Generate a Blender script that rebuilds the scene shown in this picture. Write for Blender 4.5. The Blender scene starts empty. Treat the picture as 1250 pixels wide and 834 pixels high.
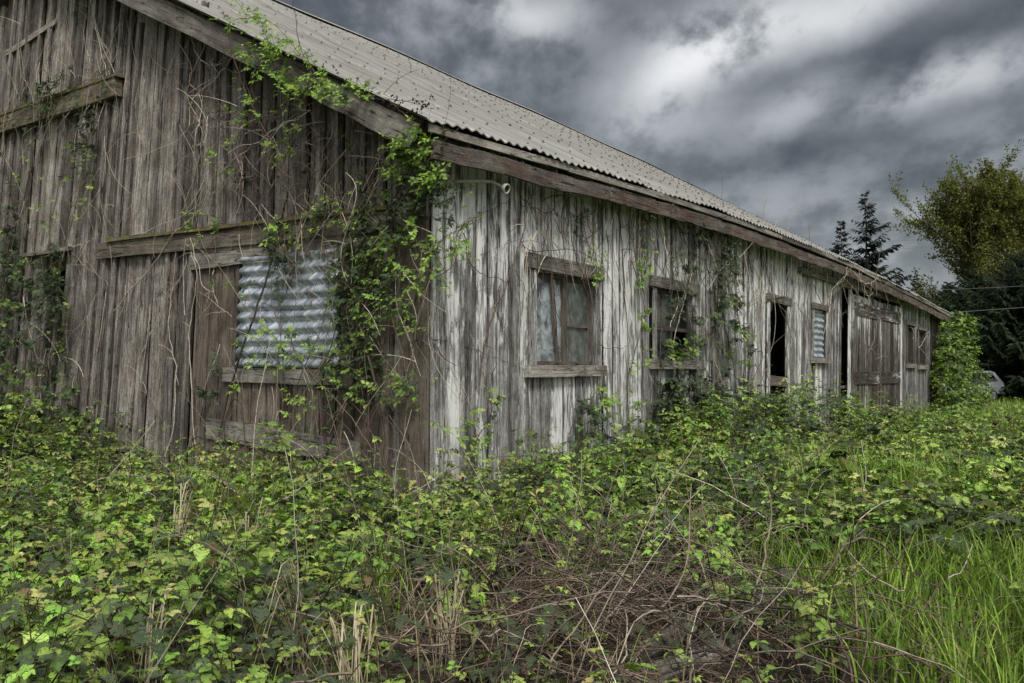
import bpy, math, random
import numpy as np
R = math.radians
random.seed(7)
rng = np.random.default_rng(11)
scene = bpy.context.scene
COL = scene.collection

# ------------------------------------------------------------------ camera
FPX, HY, YAW = 1100.0, 455.0, R(35.2)
PITCH = math.atan((HY - 417) / FPX)
FW = np.array([math.cos(YAW), math.sin(YAW), 0.0])
RT = np.array([math.sin(YAW), -math.cos(YAW), 0.0])
UPV = np.array([0, 0, 1.0])
CF = FW * math.cos(PITCH) + UPV * math.sin(PITCH)
CU = -FW * math.sin(PITCH) + UPV * math.cos(PITCH)
EYE = -(FW * 10.4 + RT * (-102 / 1100 * 10.4)); EYE[2] = 1.6

def ray(px, py):
    return CF + RT * (px - 625) / FPX - CU * (py - 417) / FPX
def hit(px, py, ax, v):
    d = ray(px, py); t = (v - EYE[ax]) / d[ax]
    return EYE + d * t
def ground(r, f, z=0.0):
    """a point on the ground: r metres to the right of and f metres ahead of where one stands"""
    p = EYE + RT * r + FW * f
    return np.array([p[0], p[1], z])

cam = bpy.data.cameras.new('camera'); camo = bpy.data.objects.new('camera', cam); COL.objects.link(camo)
from mathutils import Matrix, Vector
m = Matrix(((RT[0], CU[0], -CF[0], EYE[0]), (RT[1], CU[1], -CF[1], EYE[1]), (RT[2], CU[2], -CF[2], EYE[2]), (0, 0, 0, 1)))
camo.matrix_world = m
cam.sensor_width = 36; cam.lens = FPX / 1250 * 36; cam.clip_start = 0.05; cam.clip_end = 3000
scene.camera = camo

# ------------------------------------------------------------------ node helpers
def newmat(name):
    m = bpy.data.materials.new(name); m.use_nodes = True
    nt = m.node_tree; nt.nodes.clear()
    return m, nt
class N:
    """tiny wrapper that makes node graphs readable"""
    def __init__(s, nt): s.nt = nt
    def n(s, t, **k):
        x = s.nt.nodes.new(t)
        for a, b in k.items(): setattr(x, a, b)
        return x
    def link(s, a, b): s.nt.links.new(a, b)
    def put(s, sock, v):
        if hasattr(v, 'is_output'): s.link(v, sock)
        elif v is not None: sock.default_value = v
    def math(s, op, a, b=None, c=None, clamp=False):
        x = s.n('ShaderNodeMath', operation=op, use_clamp=clamp)
        s.put(x.inputs[0], a)
        if b is not None: s.put(x.inputs[1], b)
        if c is not None: s.put(x.inputs[2], c)
        return x.outputs[0]
    def vmath(s, op, a, b=None):
        x = s.n('ShaderNodeVectorMath', operation=op)
        s.put(x.inputs[0], a)
        if b is not None:
            if op == 'SCALE': s.put(x.inputs['Scale'], b)
            else: s.put(x.inputs[1], b)
        return x.outputs['Value'] if op in ('DISTANCE', 'DOT_PRODUCT', 'LENGTH') else x.outputs[0]
    def xyz(s, x, y, z):
        c = s.n('ShaderNodeCombineXYZ'); s.put(c.inputs[0], x); s.put(c.inputs[1], y); s.put(c.inputs[2], z); return c.outputs[0]
    def sep(s, v):
        c = s.n('ShaderNodeSeparateXYZ'); s.link(v, c.inputs[0]); return c.outputs
    def noise(s, vec, scale=1, detail=4, rough=.55, dist=0):
        x = s.n('ShaderNodeTexNoise'); s.link(vec, x.inputs['Vector'])
        x.inputs['Scale'].default_value = scale; x.inputs['Detail'].default_value = detail
        x.inputs['Roughness'].default_value = rough; x.inputs['Distortion'].default_value = dist
        return x.outputs['Fac']
    def maprange(s, v, a, b, c=0, d=1, smooth=True):
        x = s.n('ShaderNodeMapRange', interpolation_type='SMOOTHSTEP' if smooth else 'LINEAR')
        s.put(x.inputs[0], v); x.inputs[1].default_value = a; x.inputs[2].default_value = b
        x.inputs[3].default_value = c; x.inputs[4].default_value = d
        return x.outputs[0]
    def mix(s, f, a, b, mode='MIX'):
        x = s.n('ShaderNodeMix', data_type='RGBA', blend_type=mode)
        s.put(x.inputs[0], f)
        for i, v in ((6, a), (7, b)):
            if hasattr(v, 'is_output'): s.link(v, x.inputs[i])
            else: x.inputs[i].default_value = (*v, 1)
        return x.outputs[2]
    def ramp(s, v, stops):
        x = s.n('ShaderNodeValToRGB'); s.link(v, x.inputs[0]); e = x.color_ramp.elements
        while len(e) < len(stops): e.new(.5)
        for el, (p, c) in zip(e, stops): el.position = p; el.color = (*c, 1)
        return x.outputs[0]
    def attr(s, name):
        return s.n('ShaderNodeAttribute', attribute_name=name)
    def bump(s, h, strength=.5, dist=.01):
        x = s.n('ShaderNodeBump'); s.link(h, x.inputs['Height']); x.inputs['Strength'].default_value = strength
        x.inputs['Distance'].default_value = dist; return x.outputs[0]
    def bsdf(s, color, rough=.8, spec=.3, metal=0, normal=None):
        x = s.n('ShaderNodeBsdfPrincipled')
        if hasattr(color, 'is_output'): s.link(color, x.inputs['Base Color'])
        else: x.inputs['Base Color'].default_value = (*color, 1)
        s.put(x.inputs['Roughness'], rough); x.inputs['Specular IOR Level'].default_value = spec
        s.put(x.inputs['Metallic'], metal)
        if normal is not None: s.link(normal, x.inputs['Normal'])
        return x.outputs[0]
    def out(s, sh):
        o = s.n('ShaderNodeOutputMaterial'); s.link(sh, o.inputs['Surface'])

# ------------------------------------------------------------------ materials
def wood(name, dark, mid, light, paint=0.0, paintcol=(.80, .80, .77), algae=0.0, moss=False, redrot=0.0, contrast=1.0):
    m, nt = newmat(name); n = N(nt)
    uv = n.n('ShaderNodeUVMap', uv_map='UVMap').outputs[0]
    at = n.attr('tone'); tr, tg, tb = n.sep(at.outputs['Vector'])
    u, v, _ = n.sep(uv)
    seed = n.math('MULTIPLY', tr, 63.0)
    grain = n.noise(n.xyz(n.math('MULTIPLY', u, 40), n.math('MULTIPLY', v, 3.2), seed), 1, 7, .72, .7)
    fine = n.noise(n.xyz(n.math('MULTIPLY', u, 85), n.math('MULTIPLY', v, 30), seed), 1, 5, .75)
    streak = n.noise(n.xyz(n.math('MULTIPLY', u, 10), n.math('MULTIPLY', v, 1.1), seed), 1, 6, .65, .8)
    blot = n.noise(n.n('ShaderNodeNewGeometry').outputs['Position'], 2.3, 5, .6)
    g = n.math('ADD', n.math('MULTIPLY', grain, .46), n.math('MULTIPLY_ADD', streak, .42, .11))
    g = n.math('ADD', g, n.math('MULTIPLY', n.math('SUBTRACT', fine, .5), .62))
    col = n.ramp(g, [(.36, dark), (.53, mid), (.76, light)])
    # knots
    vo = n.n('ShaderNodeTexVoronoi'); n.link(n.xyz(n.math('MULTIPLY', u, 6), n.math('MULTIPLY', v, 1.5), seed), vo.inputs['Vector'])
    vo.inputs['Scale'].default_value = 1.0
    knot = n.maprange(vo.outputs['Distance'], .05, .13, .8, 0)
    col = n.mix(knot, col, tuple(c * .45 for c in dark))
    # per-board tone and blotchy weather stains
    tone = n.math('ADD', n.math('MULTIPLY', tg, .95), .48)
    st = n.maprange(blot, .3, .72, .68, 1.22)
    col = n.mix(1.0, col, n.xyz(n.math('MULTIPLY', tone, st), n.math('MULTIPLY', tone, st), n.math('MULTIPLY', tone, st)), 'MULTIPLY')
    # long dark cracks along the grain
    cr = n.noise(n.xyz(n.math('MULTIPLY', u, 13), n.math('MULTIPLY', v, .5), n.math('ADD', seed, 9)), 1, 2, .5, .2)
    crack = n.maprange(n.math('ABSOLUTE', n.math('SUBTRACT', cr, .5)), 0, .014, .9, 0)
    col = n.mix(crack, col, tuple(c * .3 for c in dark))
    bumph = n.math('SUBTRACT', g, n.math('MULTIPLY', crack, .8))
    if redrot:
        rr = n.noise(n.xyz(n.math('MULTIPLY', u, 9), n.math('MULTIPLY', v, 1.3), n.math('ADD', seed, 4)), 1, 4, .6)
        col = n.mix(n.maprange(rr, .48, .66, 0, redrot), col, (.10, .045, .028))
    if paint:
        pn = n.noise(n.xyz(n.math('MULTIPLY', u, 13), n.math('MULTIPLY', v, 1.7), n.math('ADD', seed, 31)), 1, 8, .72, .8)
        pb = n.noise(n.xyz(n.math('MULTIPLY', u, 7), n.math('MULTIPLY', v, .5), n.math('ADD', seed, 51)), 1, 3, .5)
        hgt = n.maprange(v, 1.6, 4.2, -.05, .085)            # paint survives best under the eaves
        pv = n.math('ADD', n.math('ADD', n.math('MULTIPLY', pn, .7), n.math('MULTIPLY', pb, .4)), hgt)
        pv = n.math('ADD', pv, n.math('MULTIPLY', n.math('SUBTRACT', tb, .5), .22))
        e0 = .73 - .2 * paint
        pm = n.maprange(pv, e0, e0 + .028, 0, .95)
        pc = n.mix(n.maprange(fine, .3, .7, 0, .35), paintcol, tuple(c * .55 for c in paintcol))
        col = n.mix(pm, col, pc)
        # thin worn film of paint
        col = n.mix(n.maprange(pv, e0 - .12, e0 + .03, 0, .28), col, tuple(c * .75 for c in paintcol))
        bumph = n.math('ADD', bumph, n.math('MULTIPLY', pm, .5))
    if algae:
        an = n.noise(n.xyz(n.math('MULTIPLY', u, 5), n.math('MULTIPLY', v, 1.1), n.math('ADD', seed, 77)), 1, 5, .6)
        am = n.math('MULTIPLY', n.maprange(an, .38, .62), n.maprange(v, 2.9, 4.2, 0, algae))
        col = n.mix(am, col, (.19, .205, .15))
        # black mildew runs from the eaves
        bn = n.noise(n.xyz(n.math('MULTIPLY', u, 9), n.math('MULTIPLY', v, 1.2), n.math('ADD', seed, 15)), 1, 7, .7, .7)
        bm = n.math('MULTIPLY', n.maprange(bn, .51, .585), n.maprange(v, .6, 3.6, .5, .8))
        col = n.mix(bm, col, (.045, .042, .038))
    if moss:
        mn = n.noise(n.n('ShaderNodeNewGeometry').outputs['Position'], 7, 6, .7)
        mv = n.math('ADD', mn, n.math('MULTIPLY', tb, .35))
        col = n.mix(n.maprange(mv, .79, .92, 0, .8), col, (.16, .125, .028))
        mn2 = n.noise(n.n('ShaderNodeNewGeometry').outputs['Position'], 15, 5, .7)
        col = n.mix(n.maprange(n.math('ADD', mn2, n.math('MULTIPLY', tb, .25)), .74, .82, 0, .6), col, (.055, .07, .02))
    n.out(n.bsdf(col, .9, .04, 0, n.bump(bumph, 1.0, .008)))
    return m

M = {}
M['gable_wood'] = wood('weathered_brown_boards', (.030, .025, .022), (.165, .147, .130), (.46, .43, .39), redrot=.2)
M['wall_wood'] = wood('peeling_painted_boards', (.04, .037, .034), (.205, .195, .183), (.50, .485, .46), paint=.92, algae=.25)
M['door_wood'] = wood('worn_door_planks', (.055, .044, .036), (.17, .142, .118), (.33, .295, .25), redrot=.2)
M['dark_door_wood'] = wood('dark_worn_door_planks', (.03, .024, .02), (.085, .074, .066), (.22, .2, .18), paint=.58, redrot=.3)
M['trim_wood'] = wood('silvered_trim_boards', (.075, .066, .058), (.2, .182, .16), (.36, .34, .305), redrot=.15)
M['mossy_wood'] = wood('mossy_rail_boards', (.05, .042, .033), (.135, .115, .092), (.27, .24, .2), moss=True)
M['fascia_wood'] = wood('rotting_fascia_boards', (.035, .027, .023), (.115, .098, .084), (.26, .235, .21), redrot=.5)

def roofmat():
    m, nt = newmat('cement_roof_sheet'); n = N(nt)
    uv = n.n('ShaderNodeUVMap', uv_map='UVMap').outputs[0]; u, v, _ = n.sep(uv)
    a = n.noise(n.xyz(n.math('MULTIPLY', u, 6), n.math('MULTIPLY', v, .5), 0), 1, 6, .65)
    b = n.noise(uv, 1.3, 5, .6)
    c = n.noise(uv, 38, 4, .7)
    col = n.ramp(a, [(.3, (.14, .136, .125)), (.5, (.28, .273, .252)), (.7, (.42, .412, .385))])
    col = n.mix(n.maprange(b, .45, .7, 0, .5), col, (.24, .235, .215))
    col = n.mix(n.maprange(c, .62, .72, 0, .6), col, (.11, .11, .09))
    # colour darkens in one band per corrugation
    ph = n.math('MULTIPLY', n.math('FRACT', n.math('DIVIDE', u, .177)), 6.28318)
    blend = n.maprange(n.math('COSINE', ph), -1.0, -.3, .45, 0)
    col = n.mix(blend, col, (.14, .135, .115))
    n.out(n.bsdf(col, .85, .1, 0, n.bump(c, .25, .004)))
    return m
M['roof'] = roofmat()

def galv():
    m, nt = newmat('galvanised_sheet'); n = N(nt)
    pos = n.n('ShaderNodeNewGeometry').outputs['Position']; x, y, z = n.sep(pos)
    at = n.attr('tone'); tr, tg, tb = n.sep(at.outputs['Vector'])
    hv = n.math('ADD', n.math('MULTIPLY', x, 7), n.math('MULTIPLY', y, 7))
    s = n.noise(n.xyz(hv, n.math('MULTIPLY', z, 2.2), 0), 1, 7, .7, .8)
    f = n.noise(pos, 22, 5, .7)
    col = n.ramp(s, [(.32, (.13, .155, .185)), (.48, (.37, .42, .48)), (.64, (.80, .84, .88))])
    col = n.mix(n.maprange(f, .55, .7, 0, .55), col, (.16, .19, .23))
    rn = n.noise(pos, 9, 6, .7)
    rust = n.math('MULTIPLY', n.maprange(rn, .47, .62), tb)
    col = n.mix(rust, col, (.15, .07, .032))
    n.out(n.bsdf(col, .42, .5, n.math('MULTIPLY', n.math('SUBTRACT', 1.0, rust), .4), n.bump(f, .25, .004)))
    return m
M['galv'] = galv()

def leafmat(name, trans=.32, rough=.5, spec=.35):
    m, nt = newmat(name); n = N(nt)
    c = n.attr('tone').outputs['Color']
    geo = n.n('ShaderNodeNewGeometry')
    v = n.noise(geo.outputs['Position'], 55, 3, .6)
    c1 = n.mix(1.0, c, n.ramp(v, [(.3, (.72, .74, .7)), (.7, (1.2, 1.18, 1.15))]), 'MULTIPLY')
    back = n.mix(geo.outputs['Backfacing'], c1, n.mix(.2, c1, (.16, .18, .1)))
    p = n.bsdf(back, rough, spec)
    t = n.n('ShaderNodeBsdfTranslucent'); n.link(n.mix(1.0, c1, (1.1, 1.15, .6), 'MULTIPLY'), t.inputs[0])
    mx = n.n('ShaderNodeMixShader'); mx.inputs[0].default_value = trans
    n.link(p, mx.inputs[1]); n.link(t.outputs[0], mx.inputs[2]); n.out(mx.outputs[0])
    return m
M['leaf'] = leafmat('bramble_leaf', .2, .5, .18)
M['blade'] = leafmat('grass_blade', .3, .5, .2)
M['tree_leaf'] = leafmat('tree_leaf', .3, .7, .15)
M['needle'] = leafmat('conifer_needles', .05, .85, .1)

def barkmat(name, a=.55, b=1.5, sc=30, rough=.85):
    m, nt = newmat(name); n = N(nt)
    c = n.attr('tone').outputs['Color']
    pos = n.n('ShaderNodeNewGeometry').outputs['Position']
    v = n.noise(pos, sc, 5, .65)
    col = n.mix(1.0, c, n.ramp(v, [(.3, (a, a, a)), (.7, (b, b * .97, b * .93))]), 'MULTIPLY')
    n.out(n.bsdf(col, rough, .25, 0, n.bump(v, .5, .004)))
    return m
M['cane'] = barkmat('cane_bark')
M['bark'] = barkmat('tree_bark', .6, 1.4, 9)

def groundmat():
    m, nt = newmat('littered_ground'); n = N(nt)
    pos = n.n('ShaderNodeNewGeometry').outputs['Position']
    a = n.noise(pos, 9, 8, .7); b = n.noise(pos, .35, 4, .6); c = n.noise(pos, 60, 4, .7)
    col = n.ramp(a, [(.3, (.012, .010, .008)), (.5, (.032, .025, .019)), (.72, (.075, .06, .045))])
    col = n.mix(n.maprange(c, .55, .7, 0, .4), col, (.10, .082, .06))
    d = n.vmath('DISTANCE', pos, (float(EYE[0]), float(EYE[1]), 0.0))
    gr = n.math('MULTIPLY', n.maprange(d, 14, 26), n.maprange(b, .3, .5, .7, 1))
    gc = n.ramp(c, [(.3, (.055, .085, .02)), (.7, (.14, .18, .045))])
    col = n.mix(gr, col, gc)
    n.out(n.bsdf(col, .95, .1, 0, n.bump(a, .8, .03)))
    return m
M['ground'] = groundmat()

def plain(name, col, rough=.6, metal=0, spec=.4, var=.25, sc=14):
    m, nt = newmat(name); n = N(nt)
    v = n.noise(n.n('ShaderNodeNewGeometry').outputs['Position'], sc, 5, .6)
    c = n.ramp(v, [(.3, tuple(x * (1 - var) for x in col)), (.7, tuple(min(1, x * (1 + var)) for x in col))])
    n.out(n.bsdf(c, rough, spec, metal)); return m
M['porcelain'] = plain('dirty_porcelain', (.3, .295, .27), .5)
M['dark_socket'] = plain('dark_socket', (.02, .02, .02), .5)
M['conduit'] = plain('weathered_conduit', (.3, .27, .2), .55, .2)
M['paper'] = plain('torn_plastic_sheet', (.55, .55, .52), .5, 0, .5, .45, 9)
M['cardboard'] = plain('brown_scrap', (.085, .05, .032), .8)
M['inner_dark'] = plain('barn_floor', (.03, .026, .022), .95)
M['bolt'] = plain('dark_roof_bolt', (.035, .032, .028), .7)
M['carpaint'] = plain('silver_car_paint', (.42, .43, .45), .35, .2, .5, .03)
M['tyre'] = plain('tyre_rubber', (.02, .02, .02), .8)
M['rim'] = plain('alloy_rim', (.4, .4, .42), .35, .7)
M['tail'] = plain('red_tail_lamp', (.3, .01, .01), .25)
M['cable'] = plain('overhead_cable', (.12, .12, .125), .5)
M['berry'] = plain('dried_berries', (.02, .014, .014), .6)
M['seed'] = plain('dry_seed_head', (.04, .026, .018), .9)

def glass(name, tint, op=.5, rough=.08, blend=.5, grime_sheen_col=(.3, .33, .3), sc=5):
    """old glass: see-through where clean, mottled by grime and, on the pale pane, painted reflection"""
    m, nt = newmat(name); n = N(nt)
    pos = n.n('ShaderNodeNewGeometry').outputs['Position']
    a = n.noise(pos, sc, 6, .65, .6)
    tr = n.n('ShaderNodeBsdfTransparent'); tr.inputs[0].default_value = (*tint, 1)
    gl = n.bsdf(n.ramp(a, [(.3, tuple(c * .4 for c in grime_sheen_col)), (.7, grime_sheen_col)]), rough, .9)
    f = n.maprange(a, .35, .65, op - blend * .4, min(.97, op + blend * .4))
    mx = n.n('ShaderNodeMixShader'); n.link(f, mx.inputs[0]); n.link(tr.outputs[0], mx.inputs[1]); n.link(gl, mx.inputs[2])
    n.out(mx.outputs[0]); return m
M['glass_pale'] = glass('pale_reflection_glass', (.8, .85, .85), .5, .15, .8, (.50, .55, .58), 5)  # blue-white reflection of the left pane is put into this colour
M['glass_green'] = glass('mildewed_green_glass', (.7, .78, .72), .75, .1, .3, (.17, .2, .17), 5)
M['glass_dark'] = glass('dark_old_glass', (.6, .66, .66), .55, .06, .4, (.08, .1, .1), 3)
M['car_glass'] = glass('car_glass', (.1, .12, .13), .8, .03, .1, (.02, .022, .025), 2)

# ------------------------------------------------------------------ mesh sinks
def tag(o, label=None, cat=None, group=None, kind=None):
    if label: o['label'] = label
    if cat: o['category'] = cat
    if group: o['group'] = group
    if kind: o['kind'] = kind
    return o
def empty(name, loc=(0, 0, 0), parent=None):
    o = bpy.data.objects.new(name, None); COL.objects.link(o); o.location = loc; o.empty_display_size = .2
    if parent: o.parent = parent
    return o

def rootloc(o):
    if o is None: return (0, 0, 0)
    while o.parent: o = o.parent
    return tuple(o.location)

class MB:
    """faces with UVs (metres) and one 'tone' per shape"""
    def __init__(s): s.v = []; s.f = []; s.uv = []; s.c = []; s.mi = []
    def quadstrip(s): pass
    def add(s, verts, faces, uvs, tone, mi=0):
        b = len(s.v); s.v += [tuple(map(float, p)) for p in verts]; s.c += [tone] * len(verts)
        for f, uv in zip(faces, uvs):
            s.f.append([b + i for i in f]); s.uv += uv; s.mi.append(mi)
    def plank(s, p0, p1, wv, dv, seg=3, jit=.004, tone=None, v0=0.0, ragged=0.0, u0=None):
        """board from p0 to p1; wv, dv = half-width and half-depth vectors"""
        p0, p1, wv, dv = (np.array(x, float) for x in (p0, p1, wv, dv))
        if tone is None: tone = (random.random(), random.random(), random.random())
        L = np.linalg.norm(p1 - p0); ax = (p1 - p0) / max(L, 1e-6); w = np.linalg.norm(wv); d = np.linalg.norm(dv)
        wn = wv / w; dn = dv / d
        vs = []; u0 = random.uniform(0, 20) if u0 is None else u0
        for i in range(seg + 1):
            t = i / seg; c = p0 + (p1 - p0) * t
            bow = dn * random.uniform(-jit, jit) * .7
            e = (random.uniform(-jit, jit), random.uniform(-jit, jit))
            for k, (a, b) in enumerate(((-1, -1), (1, -1), (1, 1), (-1, 1))):
                q = c + wv * a + dv * b + bow + wn * e[0 if a < 0 else 1]
                if ragged and i in (0, seg): q = q + ax * ((-1 if i == 0 else 1) * random.uniform(-ragged, ragged * .2))
                vs.append(q)
        fs = []; us = []
        offs = [0, 2 * w, 2 * w + 2 * d, 4 * w + 2 * d, 4 * w + 4 * d]
        for i in range(seg):
            y0, y1 = v0 + L * i / seg, v0 + L * (i + 1) / seg
            for k in range(4):
                a, b = i * 4 + k, i * 4 + (k + 1) % 4
                fs.append([a, b, b + 4, a + 4])
                us.append([(u0 + offs[k], y0), (u0 + offs[k + 1], y0), (u0 + offs[k + 1], y1), (u0 + offs[k], y1)])
        n = seg * 4
        fs.append([3, 2, 1, 0]); us.append([(u0, v0), (u0 + w, v0), (u0 + w, v0 + .05), (u0, v0 + .05)])
        fs.append([n, n + 1, n + 2, n + 3]); us.append([(u0, v0), (u0 + w, v0), (u0 + w, v0 + .05), (u0, v0 + .05)])
        s.add(vs, fs, us, tone)
    def grid(s, P, uvf, tone, mi=0, flip=False):
        """P: rows x cols of points"""
        r, c = len(P), len(P[0]); vs = [p for row in P for p in row]; fs = []; us = []
        for i in range(r - 1):
            for j in range(c - 1):
                q = [(i, j), (i, j + 1), (i + 1, j + 1), (i + 1, j)]
                if flip: q = q[::-1]
                fs.append([a * c + b for a, b in q]); us.append([uvf(a, b) for a, b in q])
        s.add(vs, fs, us, tone, mi)
    def tube(s, pts, rad, sides=10, tone=(.5, .5, .5), cap=True):
        V, Q = tubes(np.array([pts], float), np.array([rad if hasattr(rad, '__len__') else [rad] * len(pts)], float), sides)
        fs = [list(q) for q in Q]
        if cap: fs += [list(range(sides))[::-1], list(range(len(V) - sides, len(V)))]
        s.add(V, fs, [[(0, 0)] * len(f) for f in fs], tone)
    def build(s, name, mat, parent=None, smooth=False):
        org = rootloc(parent)
        me = bpy.data.meshes.new(name); me.from_pydata([(x - org[0], y - org[1], z - org[2]) for x, y, z in s.v], [], s.f); me.update()
        ul = me.uv_layers.new(name='UVMap'); ul.data.foreach_set('uv', np.array(s.uv, np.float32).ravel())
        ca = me.color_attributes.new('tone', 'FLOAT_COLOR', 'POINT')
        c = np.ones((len(s.v), 4), np.float32); c[:, :3] = np.array(s.c, np.float32); ca.data.foreach_set('color', c.ravel())
        for mm in (mat if isinstance(mat, (list, tuple)) else [mat]): me.materials.append(mm)
        me.polygons.foreach_set('material_index', np.array(s.mi, np.int32))
        if smooth: me.polygons.foreach_set('use_smooth', np.ones(len(s.f), bool))
        o = bpy.data.objects.new(name, me); COL.objects.link(o)
        if parent: o.parent = parent
        return o

def tubes(P, Rr, sides=4):
    """P (n,k,3), Rr (n,k) -> verts, quads"""
    n, k, _ = P.shape
    T = np.gradient(P, axis=1); T /= np.linalg.norm(T, axis=2, keepdims=True) + 1e-9
    ref = np.where(np.abs(T[:, :1, 2:3]) > .8, np.array([[[1., .3, 0]]]), np.array([[[.1, .2, 1.]]]))
    A = np.cross(T, np.broadcast_to(ref, T.shape)); A /= np.linalg.norm(A, axis=2, keepdims=True) + 1e-9
    B = np.cross(T, A)
    th = np.arange(sides) * 2 * math.pi / sides
    V = P[:, :, None, :] + Rr[:, :, None, None] * (A[:, :, None, :] * np.cos(th)[None, None, :, None] + B[:, :, None, :] * np.sin(th)[None, None, :, None])
    i = np.arange(k - 1)[:, None] * sides; j = np.arange(sides)[None, :]; j2 = (j + 1) % sides
    q = np.stack([i + j, i + j2, i + sides + j2, i + sides + j], -1).reshape(-1, 4)
    Q = (q[None] + (np.arange(n) * k * sides)[:, None, None]).reshape(-1, 4)
    return V.reshape(-1, 3), Q

class Geo:
    """big vectorised mesh sink: tris and quads, colour per vertex"""
    def __init__(s): s.v = []; s.t = []; s.q = []; s.c = []; s.n = 0
    def add(s, V, C, t=None, q=None):
        if t is not None: s.t.append(t + s.n)
        if q is not None: s.q.append(q + s.n)
        s.v.append(V); s.c.append(C); s.n += len(V)
    def addtubes(s, P, Rr, C, sides=4):
        V, Q = tubes(P, Rr, sides); k = P.shape[1] * sides
        s.add(V, np.repeat(np.asarray(C, float), k, axis=0), q=Q)
    def build(s, name, mat, parent=None, smooth=False):
        V = np.concatenate(s.v).astype(np.float32); C = np.concatenate(s.c)
        T = np.concatenate(s.t) if s.t else np.zeros((0, 3), int); Q = np.concatenate(s.q) if s.q else np.zeros((0, 4), int)
        V = V - np.array(rootloc(parent), np.float32)
        me = bpy.data.meshes.new(name); me.vertices.add(len(V)); me.vertices.foreach_set('co', V.ravel())
        nl = len(T) * 3 + len(Q) * 4; me.loops.add(nl)
        me.loops.foreach_set('vertex_index', np.concatenate([T.ravel(), Q.ravel()]).astype(np.int32))
        me.polygons.add(len(T) + len(Q))
        st = np.concatenate([np.arange(len(T)) * 3, len(T) * 3 + np.arange(len(Q)) * 4]).astype(np.int32)
        me.polygons.foreach_set('loop_start', st)
        if smooth: me.polygons.foreach_set('use_smooth', np.ones(len(T) + len(Q), bool))
        me.update(calc_edges=True)
        ca = me.color_attributes.new('tone', 'FLOAT_COLOR', 'POINT')
        c = np.ones((len(V), 4), np.float32); c[:, :3] = np.clip(C, 0, 1); ca.data.foreach_set('color', c.ravel())
        me.materials.append(mat)
        o = bpy.data.objects.new(name, me); COL.objects.link(o)
        if parent is not None: o.parent = parent
        return o
# ------------------------------------------------------------------ barn: two leaning walls
def sstep(x, a, b):
    t = min(1, max(0, (x - a) / (b - a))); return t * t * (3 - 2 * t)
def leanG(y): return .015 + .115 * sstep(y, 1.5, 8.5)
def leanL(x): return .085 * sstep(x, 6, 18)
def WG(y, z, o=0): return np.array([-o, y - leanG(y) * (z - 2.2), z])
def WL(x, z, o=0): return np.array([x + leanL(x) * (z - 2.0), -o, z])
def PG(px, py, o=0):
    h = hit(px, py, 0, -o); y = h[1]
    for _ in range(6): y = h[1] + leanG(y) * (h[2] - 2.2)
    return y, h[2]
def PL(px, py, o=0):
    h = hit(px, py, 1, -o); x = h[0]
    for _ in range(6): x = h[0] - leanL(x) * (h[2] - 2.0)
    return x, h[2]

EX = [-2, 0, 1.3, 6.9, 10, 16.6, 21.3, 26.2, 32, 36]; EZ = [4.28, 4.36, 4.41, 4.55, 4.56, 4.50, 4.33, 4.15, 3.88, 3.7]
def eave(x): return float(np.interp(x, EX, EZ)) + .012 * math.sin(x * 1.9) + .008 * math.sin(x * 4.3 + 1)
RW, X0, X1 = 9.0, -.6, 31.9          # half width, ends of the roof
def ridge(x): return float(np.interp(x, [-2, -.5, 3.5, 10, 19, 26.9, 32, 36], [9.37, 9.37, 9.90, 9.88, 9.80, 9.64, 9.40, 9.2])) + .02 * math.sin(x * .9)
EY = -.45
def roofz(x, y):
    v = (y - EY) / (RW - EY)
    if y > RW: v = (2 * RW - EY - y) / (RW - EY)
    return eave(x) + (ridge(x) - eave(x)) * v

barn = tag(empty('barn'), 'long weathered board barn with pale corrugated roof and leaning walls', 'barn')

def siding(mb, wall, a0, a1, zb, ztop, holes, wmin, wmax, th, batten=None, gap=.006, tone=None, seg=5, out=.02, wide=0, off=0):
    a = a0
    while a < a1 - .02:
        w = min(random.uniform(wmin, wmax), a1 - a); c = a + w / 2
        iv = [(zb(c), ztop(c))]
        for h0, h1, z0, z1 in holes:
            if c + w * .3 > h0 and c - w * .3 < h1:
                nv = []
                for p, q in iv:
                    if z1 <= p or z0 >= q: nv.append((p, q)); continue
                    if z0 - p > .05: nv.append((p, z0))
                    if q - z1 > .05: nv.append((z1, q))
                iv = nv
        t3 = tone(c) if tone else None
        t3 = t3 or (random.random(), random.random(), random.random())
        U0 = random.uniform(0, 20)
        for p, q in iv:
            o = out + random.uniform(-.008, .01); tilt = random.uniform(-.012, .012)
            p0 = wall(c - tilt, p + random.uniform(-.03, .01), o); p1 = wall(c + tilt, q, o + random.uniform(-.004, .01))
            gp = gap + (random.uniform(.008, .03) if random.random() < wide else 0)
            wv = (wall(c + (w - gp) / 2, 2, 0) - wall(c - (w - gp) / 2, 2, 0)) / 2
            dv = (wall(c, 2, th) - wall(c, 2, 0)) / 2
            n = max(1, int((q - p) / (4.5 / seg)))
            mb.plank(p0, p1, wv, dv, n, .005, t3, v0=p, u0=U0, ragged=.02)
            if batten and random.random() < batten[0] and a > a0 + .01:
                bw = random.uniform(*batten[1]); bt = batten[2]
                bp, bq = p, q
                if random.random() < .18 and q - p > 2: bq = q - random.uniform(.3, 1.2)
                if random.random() < .12 and q - p > 2: bp = p + random.uniform(.4, 1.4)
                e = a + off * (1 if random.random() < .8 else -1) + random.uniform(-.012, .012); tl = random.uniform(-.014, .014)
                q0 = wall(e - tl, bp, out + th + bt * .5); q1 = wall(e + tl, bq, out + th + bt * .5 + random.uniform(-.004, .012))
                mb.plank(q0, q1, wv / np.linalg.norm(wv) * bw / 2, dv / np.linalg.norm(dv) * bt / 2, n, .004, (random.random(), random.uniform(.2, 1), t3[2]), v0=bp)
        a += w

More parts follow.
